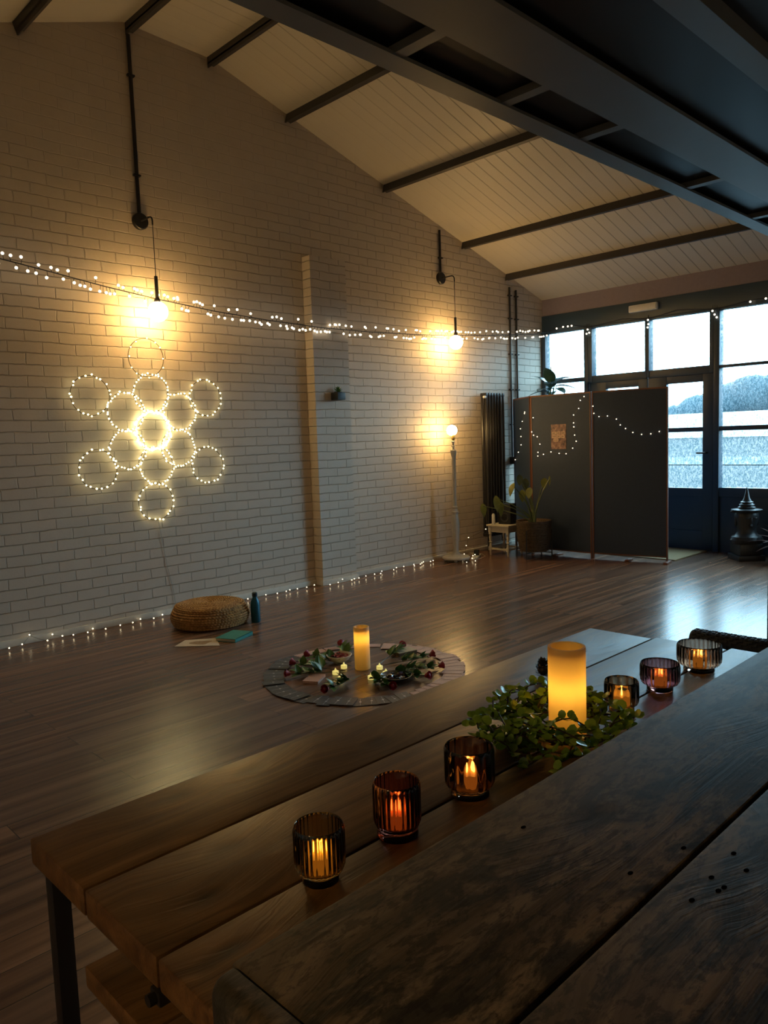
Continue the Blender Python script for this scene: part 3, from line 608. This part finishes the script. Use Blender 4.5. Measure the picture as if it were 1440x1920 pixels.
# ================================================================== statue
STONE = simple('dark bronze statue', (.04, .042, .045), .38, .3, bump=.2, bs=25)
t = thing('statue', 'dark temple figure with tiered pointed crown beside the door', 'statue', (7.43, 2.735, 0), PI+.8)
MB().box(-.125, .125, -.125, .125, 0, .05, bev=.01).box(-.11, .11, -.11, .11, .05, .16, bev=.02).build('plinth', STONE, t)
def ell(prof, sx, sy, n=28):
    mb = MB(); mb.lathe(prof, n, Matrix.Diagonal((sx, sy, 1, 1))); return mb
b_ = ell([(0, .15), (.13, .155), (.15, .19), (.135, .22), (.105, .235), (.088, .26), (.086, .29), (.09, .31), (.098, .35), (.108, .39), (.108, .43), (.095, .455)], .85, 1)
b_.sphere((.082, 0, .375), .02, 2, (1.1, .65, 1.8)).sphere((.086, .036, .40), .02, 2, (.5, 1.2, .35)).sphere((.086, -.036, .40), .02, 2, (.5, 1.2, .35)).sphere((.075, 0, .335), .018, 2, (.7, 1.3, .4)).sphere((.082, 0, .325), .018, 2, (.6, 1.0, .4))
b_.build('head', STONE, t)
for s in (-1, 1): MB().sphere((-.005, s*.104, .37), .03, 2, (.6, .35, 1.9)).sphere((.0, s*.112, .46), .04, 2, (.5, 1.1, .35)).build('ear', STONE, t)
MB().lathe([(.095, .445), (.13, .468), (.135, .475), (.10, .48), (.072, .487), (.078, .497), (.066, .503), (.062, .512), (.068, .522), (.056, .528), (.050, .537), (.056, .546), (.042, .552), (.038, .56), (.028, .58), (.018, .62), (.008, .665), (0, .69)], 28).build('crown', STONE, t)
# reddish plant at the right edge
t = thing('potted_plant', 'reddish leaved potted plant just right of the statue', 'plant', (7.35, 2.38, 0))
MB().lathe([(0, 0), (.08, 0), (.11, .17), (.1, .17), (.095, .15), (0, .15)], 24).build('pot', simple('terracotta', (.2, .09, .06), .7), t)
mb = MB(); random.seed(4)
for i in range(26): mb.leaf(T(0, 0, .15) @ RZ(i*2.4) @ RY(-(.25+.045*i)) @ T(.03, 0, 0), random.uniform(.2, .28), .055, .2, .5)
mb.build('foliage', leafm('red leaf', (.07, .02, .02), (.13, .06, .04)), t)

# foam roller
t = thing('foam_roller', 'dark blue knobbly foam roller on the floor beside the post', 'foam roller', (4.21, 1.66, .0), 0)
mb = MB(); ML = RX(PI/2); mb.lathe([(.02, -.34), (.05, -.34), (.056, -.33), (.056, .33), (.05, .34), (.02, .34)], 32, T(0, -.16, .0625) @ ML, caps=False)
for j in range(26):
    for a in range(12):
        q = 2*PI*(a+.5*(j % 2))/12; y = -.49+j*.0258
        mb.box(-.008, .008, -.008, .008, .05, .0625, T(0, y, .0625) @ RY(q))
mb.build('roller', simple('navy foam', (.015, .02, .035), .6), t)

# ================================================================== floor cushion group
t = thing('rattan_pouf', 'round woven rattan pouf on the floor by the brick wall', 'pouf', (2.80, 4.66, 0))
prof = [(0, .004), (.20, .004)]
N = 34
for i in range(N+1):
    u = i/N; a = -PI/2+u*PI*.985
    if u < .55: r = .205+.062*math.cos(a*.95); z = .07+.068*math.sin(a)
    else:
        a2 = (u-.55)/.45; a = -PI/2+.55*PI*.985; r = max(0, (.205+.062*math.cos(a*.95))*(1-a2)); z = .075+.055*math.sin(min(1, a2*3)*PI/2)+.008*a2
    o_ = .0035*(-1)**i; prof.append((max(0, r+o_), z+o_*.8))
mb = MB(); mb.lathe(prof[:2]+prof[2:], 96, caps=False)
pt = wicker('rattan', (.20, .09, .025), (.58, .34, .12), .8)
mb.build('woven_body', pt, t, ang=80)
bnd = MB()
for j in range(9):
    r = .262-.0*j
cs = [(.235+.030*math.sin(PI*(z/.135)), z) for z in (.018, .034, .050, .066, .082, .098, .114, .128)]+[(.236, .139), (.219, .145)]+[(.203-.0165*k, .1475+.0002*k) for k in range(12)]
for r, z in cs:
    n = max(6, int(2*PI*r/.022)); pts_ = []
    for k in range(n*3):
        a = 2*PI*k/(n*3); w_ = .0022*math.sin(2*PI*k/3); pts_.append(((r+w_)*math.cos(a), (r+w_)*math.sin(a), z+.002*math.cos(2*PI*k/3)))
    bnd.tube(pts_, .0088, 5, closed=True)
bnd.build('braid', pt, t)
t = thing('water_bottle', 'dark teal metal water bottle standing beside the rattan pouf', 'bottle', (3.03, 4.44, 0))
MB().lathe([(0, 0), (.03, 0), (.0335, .006), (.0335, .125), (.030, .15), (.019, .172), (.017, .18), (.017, .186)], 32).build('body', simple('teal metal', (.012, .10, .15), .35, .4), t)
MB().lathe([(.018, .184), (.019, .187), (.019, .208), (.014, .213), (0, .213)], 24).build('cap', simple('dark teal cap', (.015, .04, .055), .35), t)
t = thing('book', 'teal hardback notebook with elastic lying in front of the pouf', 'book', (2.685, 4.19, 0), .42)
TEAL = simple('teal cover', (.02, .22, .20), .55)
MB().box(-.105, .105, -.075, .075, 0, .003).box(-.105, .105, -.075, .075, .019, .022).box(-.105, .105, -.075, -.072, 0, .022).build('cover', TEAL, t, smooth=False)
MB().box(-.102, .102, -.072, .071, .003, .019).build('pages', simple('page edges', (.6, .55, .45), .8), t, smooth=False)
MB().box(-.106, .106, .05, .055, .0221, .0228).build('elastic', TEAL, t, smooth=False)
t = thing('paper_sheet', 'sheet of cream paper with a brown drawing beside the teal notebook', 'paper', (0, 0, 0))
q = [(2.316, 4.303), (2.441, 4.389), (2.60, 4.27), (2.514, 4.094)]
MB().add([(x, y, .001) for x, y in q]+[(x, y, .003) for x, y in q], [(3, 2, 1, 0), (4, 5, 6, 7), (0, 1, 5, 4), (1, 2, 6, 5), (2, 3, 7, 6), (3, 0, 4, 7)]).build('sheet', simple('cream paper', (.62, .52, .40), .7), t, smooth=False)
mb = MB(); pr = [(0.55+.28*math.cos(a)+.05*math.sin(3*a), .5+.26*math.sin(a)+.06*math.cos(2*a)) for a in [2*PI*k/24 for k in range(24)]]
q3 = [Vector((*p, .0032)) for p in q]
def bil(u, v): return (q3[0]*(1-u)+q3[3]*u)*(1-v)+(q3[1]*(1-u)+q3[2]*u)*v
mb.add([bil(u, v) for u, v in pr]+[bil(.55, .5)], [(k, (k+1) % 24, 24) for k in range(24)]); mb.build('drawing', simple('brown wash', (.30, .19, .10), .7, var=.5, bs=60), t, smooth=False)

# ================================================================== ceremony circle
CX, CY = 2.735, 3.005
darkc = simple('dark card back', (.070, .078, .088), .45, var=.45, bs=120); pinkc = simple('pink card face', (.62, .40, .34), .5, var=.25, bs=130)
silver = simple('silver print', (.75, .75, .75), .35, .3)
def mkcard(mat, emb, name):
    me = MB().box(-.056, .056, -.034, .034, 0, .0012, bev=0).build(name, mat, None, smooth=False)
    if emb:
        c = MB().lathe([(0, .0013), (.006, .0013), (.006, .0017), (0, .0018)], 10).box(-.045, .045, -.0006, .0006, .0012, .0015).build('emblem', silver, me)
    return me
dc = mkcard(darkc, True, 'oracle_card'); pc = mkcard(pinkc, False, 'oracle_card')
MB().box(-.048, .048, -.027, -.0262, .0012, .0015).box(-.048, .048, .0262, .027, .0012, .0015).box(-.048, -.0472, -.027, .027, .0012, .0015).box(.0472, .048, -.027, .027, .0012, .0015).build('border', simple('rose line', (.22, .11, .09), .5), pc, smooth=False)
def place(src, ang, r, rot, z, label, group):
    c = copy_tree(src); c.location = (CX+r*math.cos(ang), CY+r*math.sin(ang), z); c.rotation_euler = (random.uniform(-.02, .02), -.012, ang+rot); tag(c, label, 'card', group); return c
random.seed(8); k = 0
a = math.radians(97); end = math.radians(257)
while a < end:                       # dark arc: left side round to the front
    place(dc, a, .495+random.uniform(-.012, .012), random.uniform(-.12, .12), .001+.0013*(k % 5), 'dark card with a silver emblem in the left arc of the card circle', 'dark cards in the left arc'); k += 1; a += math.radians(6.4)
a = math.radians(261); end = math.radians(261+134)
while a < end:                       # pink arc on the right
    place(pc, a, .495+random.uniform(-.012, .012), random.uniform(-.12, .12), .001+.0013*(k % 5), 'pale pink card in the right-hand arc of the card circle', 'pink cards in the right arc'); k += 1; a += math.radians(5.6)
for d in (42, 55, 68, 81, 91):                   # pink cards end to end at the back
    place(pc, math.radians(d), .505, PI/2+random.uniform(-.06, .06), .001+.0013*(k % 2), 'pale pink card laid lengthwise along the back of the card circle', 'pink cards at the back'); k += 1
for src in (dc, pc):
    for c in children(src): bpy.data.objects.remove(c)
    bpy.data.objects.remove(src)
def pillar(name, label, loc, r, h, led, lz):
    t = thing(name, label, 'candle', loc)
    MB().lathe([(r*.97, 0), (r, .004), (r, h-.004), (r*.985, h), (r*.86, h), (r*.84, h-.004), (r*.82, h-.028), (.004, h-.034)], 48).build('wax', WAX, t)
    MB().sphere((0, 0, lz), led, 2).build('led', LED, t)
    MB().tube([(0, 0, h-.034), (.001, 0, h-.020)], .0015, 6).build('wick', BLACK, t)
pillar('pillar_candle', 'tall lit cream pillar candle in the middle of the card circle', (2.765, 3.048, 0), .043, .235, .012, .175)
tp = thing('tealight', 'x', 'candle', (0, 0, 0))
MB().lathe([(0, 0), (.0165, 0), (.0175, .002), (.0175, .017), (.0155, .0185), (.006, .017), (0, .017)], 24).build('cup', TEA, tp)
MB().lathe([(.006, .016), (.0065, .022), (.0035, .031), (0, .036)], 12).build('flame', TEA, tp)
for x, y, lab in [(2.60, 3.085, 'further of the two tealights left of the floor candle, below the bowl of petals'), (2.552, 2.985, 'tealight left of the floor candle, nearest the front card stack'), (2.70, 3.13, 'tealight half hidden behind the left side of the floor candle'),
                  (2.815, 2.965, 'tealight right of the floor candle, furthest back'), (2.765, 2.865, 'tealight on the right, just behind the dark bowl of stones'), (2.665, 2.875, 'tealight directly in front of the floor candle')]:
    c = copy_tree(tp); c.location = (x, y, 0); tag(c, 'lit '+lab, 'candle', 'tealights around the floor candle')
for c in children(tp): bpy.data.objects.remove(c)
bpy.data.objects.remove(tp)
# bowls
t = thing('petal_bowl', 'white ceramic bowl left of the floor candle', 'bowl', (2.757, 3.235, 0))
MB().lathe([(0, 0), (.03, 0), (.032, .004), (.055, .018), (.073, .046), (.070, .047), (.05, .022), (.0, .01)], 40).build('body', simple('white ceramic', (.72, .66, .58), .3), t)
mb = MB(); random.seed(9)
for i in range(90):
    a = random.random()*6.28; r = .055*math.sqrt(random.random()); mb.leaf(T(2.757+r*math.cos(a), 3.235+r*math.sin(a), .034+.016*random.random()*(1-r/.07)) @ RZ(random.random()*6.28) @ RY(random.uniform(-.5, .3)), .022, .016, .4, .2, 3)
tag(mb.build('rose_petals', simple('red petals', (.30, .012, .015), .5)), 'heap of red petals in the white bowl', 'petals', kind='stuff')
t = thing('stone_bowl', 'shallow dark bowl with a silvery inside at the front right of the circle', 'bowl', (2.73, 2.755, 0), .7)
MB().lathe([(0, 0), (.04, 0), (.06, .01), (.083, .03)], 40, caps=False).build('body', simple('dark shell', (.05, .035, .04), .4), t); MB().lathe([(.084, .031), (.081, .032), (.055, .012), (0, .006)], 40, caps=False).build('lining', simple('silver lining', (.35, .34, .33), .25, .7), t)
sm = [simple('black stone', (.02, .016, .02), .2), simple('purple brown stone', (.09, .045, .06), .2), simple('clear pale stone', (.75, .7, .68), .2)]
random.seed(12)
for i, (x, y, mi, rr) in enumerate([(.0, .03, 0, .016), (.03, .0, 1, .017), (-.03, .01, 0, .018), (.05, .02, 1, .013), (-.045, -.012, 1, .013), (.005, -.03, 2, .010), (.022, -.035, 2, .008), (-.01, .0, 0, .014), (-.02, -.035, 0, .012), (.045, -.02, 0, .013)]):
    bm = bmesh.new(); bmesh.ops.create_icosphere(bm, subdivisions=2, radius=rr)
    for q_ in bm.verts: q_.co *= random.uniform(.85, 1.12)
    o = MB().bm(bm, Matrix.Diagonal((1.3, 1, .8, 1))).build('tumbled_stone', sm[mi], ang=20); o.location = (2.73+x, 2.755+y, .014+rr*.75)
    tag(o, 'tumbled '+['black', 'purple brown', 'clear pale'][mi]+' stone in the dark bowl', 'stone', 'stones in the dark bowl, '+['black', 'purple brown', 'pale'][mi])
# card decks
t = thing('card_deck', 'neat deck of pale pink cards at the front left inside the circle', 'cards', (2.462, 3.098, 0), .55+PI)
MB().box(-.062, .062, -.042, .042, 0, .012).build('cards', pinkc, t, smooth=False); MB().box(-.063, .063, -.043, .043, .012, .0135).build('top_card', pinkc, t, smooth=False)
t = thing('card_deck', 'cream card box at the back right inside the circle', 'cards', (3.12, 3.075, 0), -.2)
MB().box(-.062, .062, -.045, .045, 0, .018).build('cards', simple('brown edge', (.12, .08, .04), .6), t, smooth=False); MB().box(-.063, .063, -.046, .046, .018, .021).build('lid', simple('cream card', (.62, .50, .32), .6), t, smooth=False)
# roses
ROSE = simple('crimson petals', (.30, .015, .03), .5, var=.3)
def make_rose():
    t = thing('rose', 'x', 'rose')
    L = .30
    MB().tube([(0, 0, .006), (.1, .004, .009), (.2, -.004, .012), (L, 0, .022)], .0022, 6).build('stem', leafm('rose stem', (.05, .05, .02), (.1, .09, .04)), t)
    mb = MB(); random.seed(21)
    for i in range(16):
        x = .12+.16*random.random(); a = random.choice((-1, 1))*random.uniform(.3, 1.5); mb.leaf(T(x, 0, .013) @ RZ(a) @ RY(-random.uniform(.1, 1.25)), random.uniform(.045, .075), .042, .3, .3, 5)
    mb.build('leaves', GREEN, t)
    mb = MB(); M0 = T(L+.004, 0, .024) @ RY(PI/2-.25)
    mb.lathe([(0, -.006), (.010, .0), (.013, .012), (.010, .026), (.004, .030), (0, .028)], 16, M0)
    for ring, (n, r, h, tilt) in enumerate([(4, .009, .032, -.05), (5, .013, .030, .02), (6, .0165, .026, .12)]):
        for i in range(n):
            vs = []; fs = []
            for u in range(5):
                for v_ in range(5):
                    a = (v_/4-.5)*1.7; uu = u/4; wd = math.sin(PI*min(1, .25+uu*.6)); rr = r*(.45+.75*uu)+tilt*h*uu**2
                    vs.append((rr*math.cos(a*wd), rr*math.sin(a*wd), h*uu-.3*h*abs(a*wd)**2*.15*uu))
            for u in range(4):
                for v_ in range(4): q = u*5+v_; fs.append((q, q+1, q+6, q+5))
            mb.add(vs, fs, M0 @ RZ(2*PI*i/n+ring*.5))
    mb.build('bloom', ROSE, t, ang=70)
    return t
rp = make_rose()
for i, (x, y, lab) in enumerate([(2.689, 3.415, 'red rose lying at the back left, behind the bowl of petals'), (2.539, 3.353, 'red rose at the left, second from the front on that side'), (2.401, 3.221, 'red rose at the far left end of the circle'), (2.372, 2.88, 'red rose at the front left beside the card deck'),
        (2.606, 2.672, 'red rose at the front, pointing to the dark bowl of stones'), (2.833, 2.644, 'bright red rose at the front right beyond the dark bowl'), (3.0, 2.699, 'dark red rose nearest the right-hand pink cards'), (3.124, 2.878, 'dark red rose behind the others on the right'),
        (3.157, 3.134, 'red rose at the back right beside the cream card box'), (2.953, 3.436, 'red rose at the very back, hidden beyond the white bowl')]):
    c = copy_tree(rp) if i else rp; a = math.atan2(y-CY, x-CX)+(-1)**i*.08; c.rotation_euler = (0, 0, a)
    c.location = (x-.3*math.cos(a), y-.3*math.sin(a), .0); tag(c, lab, 'rose', 'roses in the circle')

# ================================================================== CANDLE TABLE
W1 = wood('warm stained pine', (.085, .040, .014), (.23, .122, .046), (.40, .225, .092), (.30, .46), knots=1.0, bump=.5, rnd=9, spec=.3, knots_at=((.523, .924), (1.351, 1.085), (.656, 1.244), (.81, 1.232), (.616, 1.017), (1.95, 1.2)))
t = thing('slatted_table', 'low brown plank table with black steel legs carrying the candle glasses', 'table')
X0, X1, TZ = .411, 2.20, .62
for i, (a, b) in enumerate([(1.079, 1.290), (.861, 1.074), (.640, .856)]):
    MB().box(X0-(X0+X1)/2, X1-(X0+X1)/2+[-.02, 0, .02][i], a-(a+b)/2, b-(a+b)/2, -.044, 0, bev=.004).build('board', W1, t, loc=((X0+X1)/2, (a+b)/2, TZ))
legs = [(X0+.026, 1.252), (X1-.07, 1.252), (X0+.026, .67), (X1-.07, .67)]
for x, y in legs: MB().box(-.0145, .0145, -.0145, .0145, 0, TZ-.0445, bev=.002).build('leg', STEEL, t, loc=(x+.0, y, 0))
MB().box(X0+.05, X0+.085, .66, 1.24, TZ-.075, TZ-.045).box(X1-.09, X1-.05, .66, 1.255, TZ-.075, TZ-.045).box(X0+.02, X1-.06, 1.222, 1.248, .05, .075).build('frame', STEEL, t, smooth=False)
for i, (a, b) in enumerate([(.925, 1.12), (.72, .92)]):
    MB().box(-.85, .85, a-(a+b)/2, b-(a+b)/2, -.035, 0, bev=.004).build('shelf_board', W1, t, loc=(1.27, (a+b)/2, .475))
MB().box(X0-.004, X0+.02, .85, .875, TZ-.062, TZ-.043, bev=.003).tube([(X0-.004, .862, TZ-.052), (X0-.014, .862, TZ-.052)], .008, 8).build('bracket', STEEL, t)
# near table
W2 = wood('weathered board', (.085, .064, .042), (.26, .20, .14), (.50, .40, .29), (.40, .65), knots=1.1, grain=.8, bump=.55, stain=(.034, .034, .033), stain_amt=.85, rnd=5, spec=.22)
t = thing('rough_table', 'rough weathered plank table in the near foreground', 'table')
NZ = .78
for (a, b) in [(.357, .588), (.118, .351), (-.12, .112), (-.36, -.126)]:
    MB().box(-1.1, 1.1, a-(a+b)/2, b-(a+b)/2, -.045, 0, bev=.006).build('board', W2, t, loc=(.353+1.1, (a+b)/2, NZ))
def round_end():
    pts_ = [(.3515, .588)]+[(.345+.022*math.cos(a), .566+.022*math.sin(a)) for a in [PI/2+k*.262 for k in range(7)]]+[(.323, -.36), (.3515, -.36)]
    bm = bmesh.new(); vs = [bm.verts.new((x, y, NZ-.046)) for x, y in pts_]; f = bm.faces.new(vs); ex = bmesh.ops.extrude_face_region(bm, geom=[f]); tv = [v for v in ex['geom'] if isinstance(v, bmesh.types.BMVert)]
    bmesh.ops.translate(bm, verts=tv, vec=(0, 0, .046)); te = [e for e in bm.edges if all(v.co.z > NZ-.001 for v in e.verts) and not all(v.co.x > .35 for v in e.verts)]
    bmesh.ops.bevel(bm, geom=te, offset=.014, segments=5, affect='EDGES', profile=.5); bmesh.ops.recalc_face_normals(bm, faces=bm.faces); return MB().bm(bm)
round_end().build('end_board', W2, t)
for x, y in [(.45, .50), (2.4, .50), (.45, -.28), (2.4, -.28)]: MB().box(-.025, .025, -.025, .025, 0, NZ-.045).build('leg', STEEL, t, smooth=False, loc=(x, y, 0))
HOLE = simple('nail hole', (.003, .002, .002), 1.0, Specular_IOR_Level=0)
for x, y in [(.732, .387), (.736, .53), (.819, .367), (.845, .321), (.782, .320), (.729, .318), (.820, .298), (.773, .303), (.763, .305)]:
    MB().lathe([(0, -.004), (.0028, -.003), (.0032, .0004)], 12, Matrix.Diagonal((1.3, .8, 1, 1)), caps=False).lathe([(.0032, .0004), (0, .0005)], 12, Matrix.Diagonal((1.3, .8, 1, 1)), caps=False).build('nail_hole', HOLE, t, loc=(x, y, NZ))

# candle glasses
def holder(label, short, x, y, r, h, nf, amp, foot, glass, fh=.0, flame=FLAME, wax=AMBERT, th=.0045):
    t = thing('candle_glass', label, 'candle holder', (x, y, TZ), random.random())
    n = nf*8 if nf*8 < 260 else nf*6
    rf = foot*r
    prof = [(0, 0), (rf*.9, 0), (rf, .002), (rf, .009), (rf*.96, .013), (r*.90, .019, .5), (r*.985, .027, .9), (r, .035, 1), (r, h-.008, 1), (r-.0008, h-.003, .3), (r-th*.5, h), (r-th, h-.003), (r-th, .026), (r-th-.006, .017), (0, .015)]
    MB().lathe(prof, n, flute=amp, nf=nf, caps=False).build('glass', glass, t, ang=60)
    t2 = thing('tealight', 'lit electric tealight in the '+short, 'candle', (x, y, TZ+.0155))
    MB().lathe([(0, 0), (.018, 0), (.0185, .002), (.0185, .015), (.016, .017), (0, .016)], 24).build('cup', wax, t2)
    MB().lathe([(.004, .016), (.0052, .019), (.0035, .026), (0, .031)], 14).build('flame', flame, t2)
random.seed(1)
AMB = glass_mat('amber glass', (.92, .62, .26)); PLUM = glass_mat('dark plum glass', (.66, .20, .15)); BRN = glass_mat('brown glass', (.80, .44, .30)); BRN2 = glass_mat('smoky amber glass', (.88, .62, .38)); ROS = glass_mat('mauve glass', (.74, .40, .44)); PALE = glass_mat('pale rose amber glass', (.85, .60, .46))
ORG = emit('orange tealight flame', (1, .35, .06), 6)
holder('finely ribbed amber candle glass nearest the left end of the table', 'amber glass nearest the left table end', .661, .837, .0375, .086, 32, .0006, .72, AMB)
holder('dark plum ribbed candle glass, second from the left end', 'dark plum glass', .828, .843, .0385, .092, 28, .0007, .88, PLUM, flame=ORG)
holder('brown glass with wide flutes just left of the green garland', 'brown glass left of the garland', 1.014, .845, .0445, .091, 14, .0012, .78, BRN)
holder('small fluted brown candle glass just right of the big pillar candle', 'small brown glass right of the pillar candle', 1.56, .845, .0385, .073, 12, .0012, .74, BRN2)
holder('low mauve ribbed candle glass with a clear foot', 'low mauve glass', 1.75, .845, .047, .069, 30, .0006, .66, ROS, flame=ORG)
holder('wide pale ribbed candle glass at the right end of the table', 'wide pale glass at the right end', 1.959, .838, .0555, .073, 30, .0009, .70, PALE)
pillar('pillar_candle', 'big lit ivory pillar candle rising from the green garland', (1.366, .865, TZ), .0393, .191, .011, .105)
# pine cone behind candle
t = thing('pine_cone', 'small dark pine cone on the table behind the big pillar candle', 'pine cone', (1.655, 1.12, TZ))
mb = MB(); mb.sphere((0, 0, .02), .014, 2, (1, 1, 1.2))
for i in range(46):
    u = i/46; a = i*2.4; r = .017*math.sin(PI*(.15+.8*u)); mb.leaf(T(r*.5*math.cos(a), r*.5*math.sin(a), .004+.036*u) @ RZ(a) @ RY(-.2-u), .016, .014, -.2, .1, 3)
mb.build('scales', simple('dark pine scale', (.035, .022, .018), .5), t)
# garland
t = thing('garland', 'ring of green leafy garland around the foot of the big pillar candle', 'garland', (1.366, .865, TZ))
random.seed(31); stm = MB(); lf = MB()
def disc(M, r):
    n = 8; vs = [(0, 0, -r*.22)]+[(r*math.cos(2*PI*k/n)+r, r*.92*math.sin(2*PI*k/n), r*.1*math.cos(4*PI*k/n)) for k in range(n)]; vs[0] = (r, 0, -r*.2)
    lf.add(vs, [(0, 1+k, 1+(k+1) % n) for k in range(n)], M)
for s in range(64):
    a0 = random.uniform(0, 2*PI); r0 = random.uniform(.055, .115); L = random.uniform(.07, .13); turn = random.choice((-1, 1))
    # longer trails to the left and front as well as behind
    ext = 1.0+.75*max(0, math.cos(a0-2.9))+.35*max(0, math.cos(a0-4.2))
    r0 *= min(1.7, ext); zt = random.uniform(.012, .07); pts_ = []
    for k in range(7):
        u = k/6; a = a0+turn*u*L/r0; r = r0+u*.022*random.uniform(.5, 1.4); pts_.append((r*math.cos(a), r*math.sin(a)*.95, .006+zt*math.sin(PI*min(1, .15+u*.6))))
    stm.tube(pts_, .0016, 5)
    for k in range(7):
        for q in (-1, 1):
            if random.random() < .9:
                p = pts_[k]; disc(T(*p) @ RZ(random.uniform(0, 6.28)) @ RY(-random.uniform(-.2, 1.0)) @ RX(random.uniform(-.7, .7)), random.uniform(.0075, .0125))
for e_ in [(.20, 2.55, .03), (.24, 2.7, .02), (.235, 3.35, .015), (.22, 3.6, .02), (.19, 2.1, .04), (.17, .6, .035)]:
    r1, a1, z1 = e_; pts_ = [((.08+(r1-.08)*u)*math.cos(a1+.3*(1-u)), (.08+(r1-.08)*u)*math.sin(a1+.3*(1-u)), .01+z1*math.sin(PI*(.2+.7*u))) for u in (0, .2, .4, .6, .8, 1)]
    stm.tube(pts_, .0016, 5)
    for p in pts_:
        for q in range(4): disc(T(*p) @ RZ(random.uniform(0, 6.28)) @ RY(-random.uniform(0, 1.0)), random.uniform(.007, .0115))
ringp = [(.085*math.cos(q), .085*math.sin(q), .012) for q in [2*PI*k/30 for k in range(30)]]
stm.tube(ringp, .003, 6, closed=True); stm.tube([(p[0]*.94, p[1]*.94, p[2]+.008) for p in ringp], .0025, 6, closed=True)
stm.build('stems', simple('dark twig', (.035, .025, .015), .6), t); lf.build('leaves', EUC, t, ang=60)
